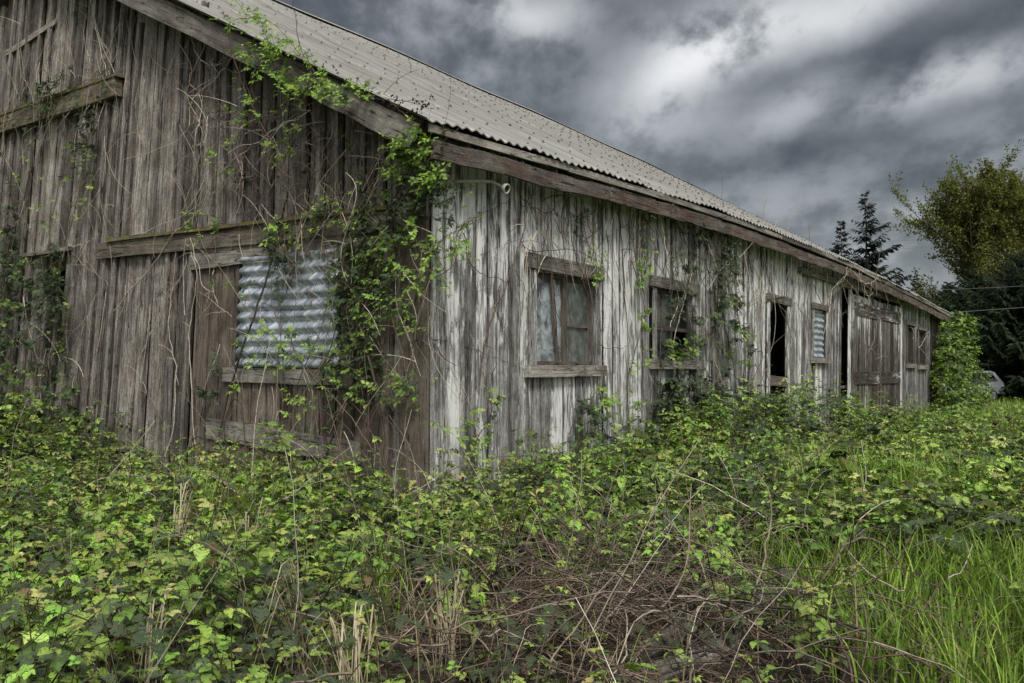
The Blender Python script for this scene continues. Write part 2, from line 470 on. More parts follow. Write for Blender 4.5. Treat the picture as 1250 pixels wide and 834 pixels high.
# ---- gable wall
DY0, DY1, DZ = .66, 4.40, 3.24                     # sliding door opening
gholes = [(DY0, DY1, -1, DZ), (8.15, 8.65, 2.9, 3.55)]
g = MB()
siding(g, WG, .03, 2 * RW, lambda a: -.1, lambda a: roofz(-.02, a) - .16, gholes, .27, .42, .024, (.74, (.06, .095), .045), gap=.042, seg=6, wide=.55, off=.062)
g.build('gable_siding', M['gable_wood'], barn)

# ---- long wall
lholes = [(2.13, 3.75, 1.69, 2.99), (5.75, 7.3, 1.78, 3.05), (11.3, 12.5, .1, 3.15), (14.4, 15.5, 1.95, 3.2),
          (17.22, 17.6, -1, 4.05), (18.0, 23.9, -1, 3.98), (25.0, 26.1, 1.85, 3.25), (26.9, 28.1, 1.82, 3.15)]
def ltone(c):
    b = random.random()
    if c > 15.8: return (random.random(), random.uniform(0, .55), .25 * b)
    return (random.random(), random.uniform(.15, 1), b)
g = MB()
siding(g, WL, .0, 29.2, lambda a: -.12, lambda a: min(eave(a) - .02, 4.5), lholes, .20, .34, .024, (.42, (.035, .06), .026), gap=.030, tone=ltone, seg=6, wide=.45, off=.040)
g.build('long_wall_siding', M['wall_wood'], barn)

# ---- far walls close the barn
g = MB()
siding(g, lambda a, z, o=0: np.array([a, 2 * RW + o, z]), 0, 31.2, lambda a: -.1, lambda a: eave(a) - .02, [], .3, .5, .025, seg=1)
siding(g, lambda a, z, o=0: np.array([31.3 + o, a, z]), 0.1, 2 * RW, lambda a: -.1, lambda a: roofz(31.2, a) - .16, [], .3, .5, .025, seg=1)
siding(g, WL, 29.35, 31.3, lambda a: -.12, lambda a: eave(a) - .05, [], .18, .27, .024, seg=2)
g.build('rear_siding', M['gable_wood'], barn)
# posts and rails inside, seen through the gaps
g = MB()
for x in (1.2, 4.7, 8.6, 13.4, 16.3, 24.5, 28.6):
    g.plank((x, .22, -.1), (x, .22, eave(x) - .1), (.07, 0, 0), (0, .07, 0), 2)
    g.plank((x, 5, -.1), (x, 5, roofz(x, 5) - .3), (.09, 0, 0), (0, .09, 0), 2)
for a, b in ((.3, 10.8), (16, 31)): g.plank((a, .1, 1.2), (b, .1, 1.2), (0, .06, 0), (0, 0, .04), 4)
g.build('inner_frame', M['gable_wood'], barn)
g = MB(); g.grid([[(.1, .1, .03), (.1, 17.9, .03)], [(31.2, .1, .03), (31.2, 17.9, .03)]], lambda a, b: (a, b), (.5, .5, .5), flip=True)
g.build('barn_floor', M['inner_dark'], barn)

# ---- corrugated roof (pitch 177 mm), sheets lapped down the slope
def roof_slope(side):
    g = MB(); pitch = .177; spw = 6
    nx = int((X1 - X0) / pitch * spw)
    rows = [0, .13, .1301, .32, .3201, .52, .5201, .72, .7201, .9, 1.0]
    lift = [.03, .0, .03, 0, .03, 0, .03, 0, .03, .0, .0]
    xs = [X0 + (X1 - X0) * j / nx for j in range(nx + 1)]
    sheet = {}
    def top(v, lf, x, dz=0):
        k = int((x - X0) / 1.06); key = (k, int(v * 5.2))
        if key not in sheet: sheet[key] = (random.uniform(-.006, .008), random.uniform(-.03, .03))
        a, b = sheet[key]
        y = EY + (RW - EY) * v
        if v == 0: y += b
        z = eave(x) + (ridge(x) - eave(x)) * v + (.0155 + .003 * math.sin(x * .8)) * math.cos(2 * math.pi * (x - X0) / pitch) + lf * .55 + a + dz
        return (x, y if side == 0 else 2 * RW - y, z)
    step = 1 if side == 0 else 3
    xs2 = xs[::step]
    P = [[top(v, lf, x) for x in xs2] for v, lf in zip(rows, lift)]
    g.grid(P, lambda a, b: (xs2[b], rows[a] * 10.7), (.5, .5, .5), 0, flip=side == 1)
    Pb = [[top(v, lf, x, -.014) for x in xs2] for v, lf in ((0, .03), (.3, .02), (1, 0))]
    g.grid(Pb, lambda a, b: (xs2[b], a * 3), (.5, .5, .5), 0, flip=side == 0)
    g.grid([Pb[0], P[0]], lambda a, b: (xs2[b], a * .01), (.5, .5, .5), 0, flip=side == 1)
    if side == 0:                                     # driven bolts with dark caps, in rows along the purlins
        for v in np.linspace(.022, .985, 15):
            xx = X0 + pitch
            while xx < X1:
                if random.random() < .84:
                    x, y, z = top(v + random.uniform(-.004, .004), .02, xx + random.uniform(-.02, .02))
                    r = random.uniform(.02, .03); z += .006
                    g.add([(x - r, y, z), (x, y - r, z - r * .5), (x + r, y, z), (x, y + r, z + r * .5), (x, y, z + r * 1.1)],
                          [[0, 1, 4], [1, 2, 4], [2, 3, 4], [3, 0, 4]], [[(0, 0)] * 3] * 4, (.1, .1, .1), 1)
                xx += pitch * 2
    o = g.build('roof', [M['roof'], M['bolt']], barn)
    o.data.polygons.foreach_set('use_smooth', np.array([p.material_index == 0 for p in o.data.polygons]))
roof_slope(0); roof_slope(1)
g = MB()
P = []
for x in np.linspace(X0 - .02, X1, 60):
    P.append([(x, RW + d, ridge(x) + .075 - abs(d) * .62) for d in (-.22, -.1, 0, .1, .22)])
g.grid(P, lambda a, b: (a * .53, b * .1), (.5, .5, .5)); g.build('ridge_cap', M['roof'], barn, True)

# ---- barge boards (two lengths, lower one broken off) and the fascia
def barge(y0, y1, o, h, drop, e0=0, mat='trim_wood', name='bargeboard', par=None):
    g = MB(); x = -o
    def pt(y): return np.array([x, y, roofz(-.3, y) - drop])
    sl = (ridge(-.3) - eave(-.3)) / (RW - EY); n = np.array([0, -sl, 1.]); n /= np.linalg.norm(n)
    g.plank(pt(y0), pt(y1), n * h / 2, (.014, 0, 0), 10, .010, ragged=.07)
    return g.build(name, M[mat], par or barn)
barge(1.42, 9.1, .5, .30, .23); barge(-.22, 1.36, .515, .29, .25)
barge(-.3, 9.1, .47, .09, .075, name='verge_strip', mat='fascia_wood')
g = MB()                                             # rear half of the gable verge
sl = -(ridge(-.3) - eave(-.3)) / (RW - EY); nn = np.array([0, -sl, 1.]); nn /= np.linalg.norm(nn)
g.plank((-.5, 9.12, roofz(-.3, 9.12) - .23), (-.5, 18.3, roofz(-.3, 18.3) - .23), nn * .15, (.022, 0, 0), 4)
g.build('bargeboard', M['trim_wood'], barn)

cuts = [-.42, 3.55, 8.0, 12.9, 18.2, 23.6, 28.3, 31.8]
for a, b in zip(cuts[:-1], cuts[1:]):
    g = MB(); n = 3
    d0, d1 = random.uniform(-.015, .015), random.uniform(-.015, .015); tone = (random.random(), random.uniform(.3, .8), .5)
    xs = np.linspace(a + .012, b - .012, n + 1)
    for i in range(n):
        x0, x1 = xs[i], xs[i + 1]
        g.plank((x0, -.40, eave(x0) - .265 + d0), (x1, -.40, eave(x1) - .265 + (d1 if i == n - 1 else d0)), (0, .0, .105), (0, .022, 0), 3, .012, tone, v0=x0, u0=tone[0] * 20)
    g.build('fascia_board', M['fascia_wood'], barn)
g = MB()                                             # thin strip under the sheets, and rafter tails behind
for a, b in zip(np.arange(-.5, 31, 2.9), np.arange(2.4, 34, 2.9)):
    b = min(b, 31.8)
    g.plank((a, -.425, eave(a) - .052), (b - .01, -.425, eave(b) - .052 + random.uniform(-.012, .008)), (0, 0, .046), (0, .018, 0), 3, .006)
g.build('eave_strip', M['trim_wood'], barn)
for x in np.arange(.3, 31.5, .95):
    g = MB(); g.plank((x, -.36, eave(x) - .14), (x, 1.2, roofz(x, 1.2) - .14), (.03, 0, 0), (0, 0, .07), 1); g.build('rafter_tail', M['gable_wood'], barn)
# corner boards
g = MB(); g.plank(WG(.20, -.1, .052), WG(.20, 4.12, .052), (0, .20, 0), (.013, 0, 0), 8, .005, (.3, .45, .5), ragged=.03); g.build('corner_board', M['door_wood'], barn)
g = MB(); g.plank((-.022, .03, -.1), (-.022, .03, 4.15), (.036, 0, 0), (0, .034, 0), 6, .004, (.6, .4, .4)); g.build('corner_post', M['door_wood'], barn)
g = MB(); g.plank(WG(.58, -.1, .075), WG(.56, 3.15, .075), (0, .07, 0), (.03, 0, 0), 6, .006, (.7, .5, .5)); g.build('door_jamb', M['door_wood'], barn)

# ---- gable rails
def rail(y0, y1, z0, z1, o, h, th, mat, name='rail_board', seg=7, tone=None):
    g = MB(); g.plank(WG(y0, z0, o), WG(y1, z1, o), (0, 0, h / 2), (th / 2, 0, 0), seg, .008, tone, ragged=.05)
    return g.build(name, M[mat], barn)
rail(6.62, 11.5, 6.05, 6.02, .13, .30, .12, 'mossy_wood', tone=(.4, .55, .8))
rail(6.62, 11.5, 6.22, 6.19, .11, .05, .20, 'mossy_wood', 'ledge_board', tone=(.1, .5, .95))
rail(.52, 6.95, 3.40, 3.52, .105, .25, .06, 'mossy_wood', tone=(.6, .5, .25))
rail(.55, 6.6, 3.545, 3.66, .115, .05, .13, 'mossy_wood', 'ledge_board', tone=(.2, .5, 1.0))
rail(.6, 4.45, 3.20, 3.21, .085, .27, .035, 'trim_wood', 'door_header', tone=(.3, .6, .3))
rail(7.7, 9.2, 3.62, 3.62, .10, .06, .16, 'gable_wood', 'window_ledge')
rail(8.9, 10.6, 7.55, 7.35, .075, .10, .03, 'gable_wood', 'nailing_strip')
rail(10.6, 11.8, 4.6, 4.6, .075, .12, .03, 'gable_wood', 'nailing_strip')
for yy, zz, l in ((3.05, 4.25, .3), (4.3, 4.85, .26), (5.1, 2.85, .2)): rail(yy, yy + l, zz, zz, .078, .035, .03, 'gable_wood', 'nailing_strip', 1)
# boarded window opening on the left, mostly lost in vines
# ---- gable door: half door, patched with a corrugated sheet
g = MB()
def dplanks(a0, a1, z0, z1, o, wmin=.22, wmax=.33, dark=0):
    a = a0
    while a < a1 - .03:
        w = min(random.uniform(wmin, wmax), a1 - a); c = a + w / 2
        g.plank(WG(c, z0 + random.uniform(-.02, .02), o + random.uniform(-.006, .006)), WG(c, z1, o), (0, w / 2 - .014, 0), (.012, 0, 0), 5, .005, (random.random(), random.uniform(.1, .7) - dark, .5), v0=z0, ragged=.015)
        a += w
dplanks(3.46, 4.36, .0, 3.12, .03)
dplanks(.66, 1.5, .0, 3.14, .0, dark=.25)
dplanks(1.5, 3.46, .0, 1.62, .026, .2, .3)
dplanks(1.5, 3.46, 1.6, 3.12, -.02, dark=.3)
door = g.build('door', M['door_wood'], barn)
g = MB(); g.plank(WG(3.62, 1.575, .075), WG(1.12, 1.535, .075), (0, 0, .10), (.014, 0, 0), 5, .006, (.5, .8, .5), ragged=.02); g.build('trim_board', M['trim_wood'], door)
g = MB(); g.plank(WG(3.95, .83, .068), WG(1.0, .62, .068), (0, 0, .14), (.016, 0, 0), 5, .006, (.2, .5, .5), ragged=.02); g.build('brace', M['trim_wood'], door)
for ya, yb in ((3.42, 3.40), (1.45, 1.45)):
    g = MB(); g.plank(WG(ya, 1.66, .055), WG(yb, 3.13, .055), (0, .037, 0), (.016, 0, 0), 4, .004); g.build('casing', M['door_wood'], door)
g = MB(); rows = []
NZ = 90
for i in range(NZ + 1):
    t = i / NZ; row = []
    for j in range(13):
        s = j / 12
        y = 3.27 + (1.40 - 3.27) * s + (.035 * (1 - t) if s < .5 else -.05 * (1 - t)) + (random.uniform(-.012, .012) if j in (0, 12) else 0)
        z = 1.665 + (3.17 - 1.665) * t + (-.03 * s if t > .5 else .01 * s) + .015 * math.sin(s * 5 + 1) * (1 - t)
        o = .098 + .026 * math.sin(2 * math.pi * t * 9.5 + .25 * math.sin(s * 4)) + .012 * math.sin(s * 7 + t * 3) + (.03 * (s - .8) * 5 * (t > .8) * (t - .8) if s > .8 else 0)
        row.append(WG(y, z, o))
    rows.append(row)
g.grid(rows, lambda a, b: (b * .15, a * .016), (.5, .5, .3), flip=True)
cs = g.c
k = 0
for i in range(NZ + 1):
    for j in range(13):
        t, s = i / NZ, j / 12
        cs[k] = (.5, .5, min(1, max(0, (t - .86) * 7 * (.3 + s))) + (.35 if s > .85 and t > .5 else 0) + .12); k += 1
sheet = g.build('corrugated_sheet', M['galv'], door, True)
so = sheet.modifiers.new('thick', 'SOLIDIFY'); so.thickness = .004

# ---- long-wall windows
def lboard(mb, x0, z0, x1, z1, o, h, th, seg=4, tone=None, rag=.01):
    """board lying along the wall (or standing when x0 == x1)"""
    p0, p1 = WL(x0, z0, o), WL(x1, z1, o)
    wv = (0, 0, h / 2) if abs(x1 - x0) > abs(z1 - z0) else (h / 2, 0, 0)
    mb.plank(p0, p1, wv, (0, th / 2, 0), seg, .004, tone, v0=z0, ragged=rag)
def pane(par, x0, x1, z0, z1, o, mat):
    g = MB(); n = 5
    g.grid([[WL(x0 + (x1 - x0) * j / n, z0 + (z1 - z0) * i / n, o + random.uniform(-.002, .002)) for j in range(n + 1)] for i in range(n + 1)], lambda a, b: (a, b), (.5, .5, .5), flip=True)
    return g.build('pane', M[mat], par, True)
def window(x0, x1, z0, z1, cw=.16, hh=.2, sh=.16, mat='wall_wood', over=.12, sash=True, so=.07):
    w = empty('window', (0, 0, 0), barn)
    for a, k in ((x0 - cw / 2, .55), (x1 + cw / 2, .5)):
        g = MB(); lboard(g, a, z0, a, z1, .062, cw, .026, tone=(random.random(), k, .3)); g.build('casing', M[mat], w)
    for a in (x0 + .012, x1 - .012):
        g = MB(); lboard(g, a, z0, a, z1, -.03, .024, .13, 2, (.2, .1, 0)); g.build('reveal', M[mat], w)
    g = MB(); lboard(g, x0 - cw - over, z1 + hh / 2 + .01, x1 + cw + over * .6, z1 + hh / 2 - .01, .085, hh, .05, 5, (random.random(), .35, .2), .03); g.build('header', M['trim_wood'], w)
    g = MB(); lboard(g, x0 - cw - over, z0 - sh / 2, x1 + cw + over * .6, z0 - sh / 2 + .01, .10, sh, .09, 5, (random.random(), .8, .3), .03); g.build('sill', M['trim_wood'], w)
    return w
def sashbar(par, segs, tone=(.4, .2, 0), o=-.035, mat='door_wood', th=.035):
    g = MB()
    for x0, z0, x1, z1, w in segs: lboard(g, x0, z0, x1, z1, o, w, th, 2, tone, 0)
    return g.build('sash', M[mat], par)
w = window(2.15, 3.73, 1.70, 2.99)
sashbar(w, [(2.15, 2.95, 3.73, 2.95, .07), (2.15, 1.73, 3.73, 1.73, .06), (3.0, 1.72, 3.0, 2.96, .12), (2.2, 1.72, 2.2, 2.96, .05), (3.70, 1.72, 3.70, 2.96, .06), (3.06, 2.28, 3.68, 2.28, .045)])
g = MB(); lboard(g, 2.62, 2.96, 2.78, 1.74, .0, .07, .025, 4, (.6, .3, 0)); g.build('leaning_stick', M['door_wood'], w)
pane(w, 2.22, 2.95, 1.75, 2.92, -.045, 'glass_pale')
pane(w, 3.06, 3.68, 2.3, 2.92, -.05, 'glass_green'); pane(w, 3.06, 3.68, 1.76, 2.26, -.05, 'glass_green')
# crumpled plastic and a brown scrap hanging behind the left light
def crumple(par, name, x0, x1, z0, z1, o, mat, amp=.06, n=16):
    g = MB(); P = []
    for i in range(n + 1):
        row = []
        for j in range(n + 1):
            s, t = j / n, i / n
            e = (random.uniform(-.02, .02) if j in (0, n) or i in (0, n) else 0)
            row.append(WL(x0 + (x1 - x0) * s + e, z0 + (z1 - z0) * t + e, o + random.uniform(-amp, amp) * .4 + amp * math.sin(s * 9 + t * 5)))
        P.append(row)
    g.grid(P, lambda a, b: (a * .05, b * .05), (.5, .5, .5), flip=True); return g.build(name, M[mat], par, False)
crumple(w, 'plastic_sheet', 2.2, 2.98, 1.72, 2.35, -.16, 'paper', .035)
crumple(w, 'torn_paper', 2.60, 2.96, 2.26, 2.86, -.062, 'paper', .012, 9)
crumple(w, 'brown_scrap', 2.74, 2.93, 2.46, 2.70, -.052, 'cardboard', .006, 6)
w = window(5.79, 7.28, 1.80, 3.03, .13, .18, .14)
sashbar(w, [(5.8, 3.0, 7.28, 3.0, .06), (5.8, 2.36, 7.28, 2.36, .07), (6.2, 2.36, 6.2, 3.0, .04), (6.75, 2.36, 6.75, 3.0, .045), (5.84, 1.8, 5.84, 3.0, .06), (7.25, 1.8, 7.25, 3.0, .06), (5.8, 1.83, 7.28, 1.83, .06), (6.55, 1.8, 6.55, 2.36, .04)])
for a, b in ((5.86, 6.18), (6.22, 6.73), (6.77, 7.22)): pane(w, a, b, 2.39, 2.97, -.05, 'glass_green' if a < 6.7 else 'glass_dark')
pane(w, 5.86, 6.53, 1.86, 2.33, -.05, 'glass_dark')
# open doorway with a loose board across it
dw = empty('doorway', (0, 0, 0), barn)
for a in (11.24, 12.56):
    g = MB(); lboard(g, a, .1, a, 3.2, .06, .14, .03, 6, (random.random(), .6, .8)); g.build('door_frame', M['wall_wood'], dw)
g = MB(); lboard(g, 11.28, 1.44, 12.5, 1.38, .03, .22, .03, 3, (.4, .3, .4)); g.build('loose_board', M['door_wood'], dw)
g = MB(); lboard(g, 11.1, 3.24, 12.75, 3.22, .075, .17, .04, 3, (.7, .2, .2)); g.build('header', M['trim_wood'], dw)
# small opening closed with corrugated metal
w = window(14.45, 15.48, 1.96, 3.18, .12, .14, .12, over=.06)
g = MB(); P = []
for i in range(61):
    t = i / 60; P.append([WL(14.48 + .97 * s, 1.97 + 1.2 * t, .005 + .022 * math.sin(t * 2 * math.pi * 8)) for s in np.linspace(0, 1, 5)])
g.grid(P, lambda a, b: (b * .2, a * .02), (.5, .5, .12), flip=True); g.build('corrugated_sheet', M['galv'], w, True)
# pair of big plank doors
def bigdoor(x0, x1, name='door'):
    g = MB(); a = x0
    while a < x1 - .03:
        w = min(random.uniform(.2, .32), x1 - a); c = a + w / 2
        g.plank(WL(c, -.05, .05 + random.uniform(-.005, .005)), WL(c, 3.8, .05), (w / 2 - .016, 0, 0), (0, .013, 0), 5, .004, (random.random(), random.random() * .8, random.uniform(0, .7)), ragged=.04)
        a += w
    d = g.build(name, M['dark_door_wood'], barn)
    for z, h in ((3.42, .36), (1.45, .36)):
        g = MB(); lboard(g, x0 + .02, z, x1 - .02, z - .02, .085, h, .03, 4, (random.random(), .2, .05)); g.build('brace', M['dark_door_wood'], d)
    for a in (x0 + .13, x1 - .13):
        g = MB(); lboard(g, a, 0, a, 3.75, .082, .2, .026, 5, (random.random(), .55, .55)); g.build('stile', M['dark_door_wood'], d)
    return d
bigdoor(18.02, 21.0); bigdoor(21.06, 23.88)
for a, h in ((17.72, 4.0), (24.05, 3.9)):
    g = MB(); lboard(g, a, -.1, a, h, .06, .22, .03, 6, (a % 1, .75, .9)); g.build('door_post', M['wall_wood'], barn)
g = MB(); lboard(g, 13.2, 4.02, 24.6, 3.93, .1, .14, .10, 10, (.3, .4, .3)); g.build('door_track', M['trim_wood'], barn)
for x0, x1, z0, z1 in ((25.02, 26.1, 1.9, 3.24), (26.92, 28.1, 1.86, 3.14)):
    w = window(x0, x1, z0, z1, .14, .14, .14, 'dark_door_wood', .03)
    mx = (x0 + x1) / 2
    sashbar(w, [(mx, z0, mx, z1, .06), (x0, z0 + .04, x1, z0 + .04, .07), (x0, z1 - .04, x1, z1 - .04, .07)])
    pane(w, x0, mx - .03, z0 + .07, z1 - .07, -.05, 'glass_green'); pane(w, mx + .03, x1, z0 + .07, z1 - .07, -.05, 'glass_dark')
g = MB(); lboard(g, 29.27, -.1, 29.27, 3.8, .07, .16, .04, 5, (.4, .1, 0)); g.build('corner_board', M['dark_door_wood'], barn)

# ---- gooseneck lamp under the eave
lamp = tag(empty('wall_lamp', tuple(WL(.45, 3.9, .05))), 'bare gooseneck wall lamp with white socket under the eave', 'lamp')
g = MB(); o = .16
def lp(px, py, o): return hit(px, py, 1, -o)
P = [lp(528, 224, .05), lp(545, 222, .12), lp(565, 221.5, .2), lp(585, 221, .26), lp(600, 222, .29), lp(609, 226, .31), lp(614, 230, .32)]
g.tube(P, .020, 10); g.build('arm', M['conduit'], lamp, True)
a = lp(613, 229.5, .32); ax = np.array([.0, -.9, -.28]); ax /= np.linalg.norm(ax)
def lathe(mb, base, ax, prof, n=18, tone=(.5, .5, .5)):
    ax = np.array(ax, float) / np.linalg.norm(ax); s = np.cross(ax, (0, 0, 1.)); s /= np.linalg.norm(s); t = np.cross(ax, s)
    P = [[np.array(base) + ax * h + (s * math.cos(k * 2 * math.pi / n) + t * math.sin(k * 2 * math.pi / n)) * r for k in range(n + 1)] for h, r in prof]
    mb.grid(P, lambda i, j: (i * .01, j * .01), tone)
g = MB(); lathe(g, a - ax * .02, ax, [(0, .01), (.0, .028), (.03, .04), (.05, .042), (.055, .062), (.10, .066), (.105, .056), (.095, .046), (.085, .042)]); g.build('socket', M['porcelain'], lamp, True)
g = MB(); lathe(g, a - ax * .02, ax, [(.092, .045), (.08, .03), (.075, .0)]); g.build('socket_mouth', M['dark_socket'], lamp, True)
g = MB(); lathe(g, WL(.3, 3.92, .03), (0, -1, 0), [(0, .06), (.02, .06), (.03, .03), (.03, 0)]); g.build('mount_plate', M['conduit'], lamp, True)
# ------------------------------------------------------------------ leaves and canes
def leaflet(mx, sx, sy, fold=.22, droop=.16):
    mid = [(x, 0.0) for x in mx]; nm = len(mx)
    V = [(x, 0, -droop * x * x) for x in mx]; T = []
    for sgn in (1, -1):
        b = len(V); side = list(zip(sx, sy))
        V += [(x, sgn * y, fold * y - droop * x * x) for x, y in side]
        ci = 0
        for j in range(len(side)):
            near = min(range(nm - 1), key=lambda i: abs(mx[i] - side[j][0]))
            near = max(near, ci)
            while ci < near:
                T.append((ci, ci + 1, b + max(0, j - 1)) if sgn < 0 else (ci + 1, ci, b + max(0, j - 1))); ci += 1
            if j + 1 < len(side): T.append((ci, b + j + 1, b + j) if sgn < 0 else (ci, b + j, b + j + 1))
        while ci < nm - 1:
            T.append((ci, ci + 1, b + len(side) - 1) if sgn < 0 else (ci + 1, ci, b + len(side) - 1)); ci += 1
    return np.array(V), np.array(T)
LF_NEAR = leaflet([0, .25, .5, .75, 1], [.04, .15, .22, .32, .40, .50, .57, .67, .74, .86], [.11, .25, .22, .33, .29, .345, .29, .28, .20, .12])
LF_MID = leaflet([0, .5, 1], [.08, .38, .74], [.18, .345, .22])
LF_FAR = leaflet([0, 1], [.45], [.36])

YOUNG = [(.225, .38, .05), (.27, .42, .07), (.16, .30, .042), (.32, .45, .10), (.23, .36, .045)]
MIDG = [(.10, .165, .026), (.125, .19, .03), (.08, .14, .03)]
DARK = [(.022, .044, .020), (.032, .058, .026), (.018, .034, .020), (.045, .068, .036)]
CANE_PALE = [(.38, .34, .28), (.46, .42, .36), (.29, .25, .2)]
CANE_RED = [(.09, .055, .045), (.115, .075, .058), (.07, .045, .037)]
CANE_DARK = [(.04, .033, .027), (.06, .048, .038)]
CANE_BROWN = [(.145, .115, .088), (.185, .15, .115), (.105, .082, .062)]
def pick(l, var=.15):
    c = random.choice(l); k = 1 + random.uniform(-var, var); return tuple(x * k for x in c)
def nrm(v): v = np.asarray(v, float); return v / (np.linalg.norm(v) + 1e-9)

class Leaves:
    def __init__(s): s.O = []; s.D = []; s.N = []; s.S = []; s.C = []
    def leaf(s, p, d, nn, size, col): s.O.append(p); s.D.append(d); s.N.append(nn); s.S.append(size); s.C.append(col)
    def cluster(s, p, d, up, size, col, n=3):
        """a compound bramble leaf: n leaflets fanned from p about direction d"""
        d = nrm(d); sd = nrm(np.cross(up, d)); up2 = np.cross(d, sd)
        angs = {1: (0,), 3: (0, 68, -68), 5: (0, 50, -50, 108, -108)}[n]
        for i, a in enumerate(angs):
            a = R(a + random.uniform(-9, 9)); dd = d * math.cos(a) + sd * math.sin(a)
            dd = dd + up2 * random.uniform(-.22, .12)
            sz = size * (1.0 if i == 0 else .84 if i < 3 else .62) * random.uniform(.88, 1.1)
            st = p + d * size * (.38 if i == 0 else .0)
            k = random.uniform(.85, 1.15)
            s.leaf(st, nrm(dd), nrm(up2 + sd * random.uniform(-.3, .3) + d * random.uniform(-.25, .25)), sz, tuple(c * k for c in col))
    def arrays(s): return [np.array(x, float) for x in (s.O, s.D, s.N, s.S, s.C)]
    def bake(s, geo, tpl):
        if not s.O: return
        bake_leaves(geo, tpl, *s.arrays())
def bake_leaves(geo, tpl, O, D, Nn, S, C):
    V, T = tpl
    D = D / np.linalg.norm(D, axis=1, keepdims=True)
    Y = np.cross(Nn, D); Y /= np.linalg.norm(Y, axis=1, keepdims=True) + 1e-9
    Z = np.cross(D, Y)
    cf = 1 + (rng.random((len(S), 1)) - .3) * 1.8                     # some curl more, some less
    P = O[:, None, :] + S[:, None, None] * (V[None, :, 0:1] * D[:, None, :] + V[None, :, 1:2] * Y[:, None, :] + (V[None, :, 2] * cf)[:, :, None] * Z[:, None, :])
    k = len(V); TT = (T[None] + (np.arange(len(S)) * k)[:, None, None]).reshape(-1, 3)
    Ck = np.repeat(C, k, axis=0).reshape(len(S), k, 3).copy()
    Ck[:, :len(set(V[:, 0])) and 1] *= .85
    geo.add(P.reshape(-1, 3), Ck.reshape(-1, 3), t=TT)

def spline(pts, k):
    p = np.array(pts, float)
    if len(p) == 2: return p[0] + (p[1] - p[0]) * np.linspace(0, 1, k)[:, None]
    q = np.vstack([2 * p[0] - p[1], p, 2 * p[-1] - p[-2]]); out = []
    for t in np.linspace(0, len(p) - 1 - 1e-6, k):
        i = int(t); u = t - i; a, b, c, d = q[i:i + 4]
        out.append(.5 * (2 * b + (c - a) * u + (2 * a - 5 * b + 4 * c - d) * u * u + (3 * b - a - 3 * c + d) * u ** 3))
    return np.array(out)

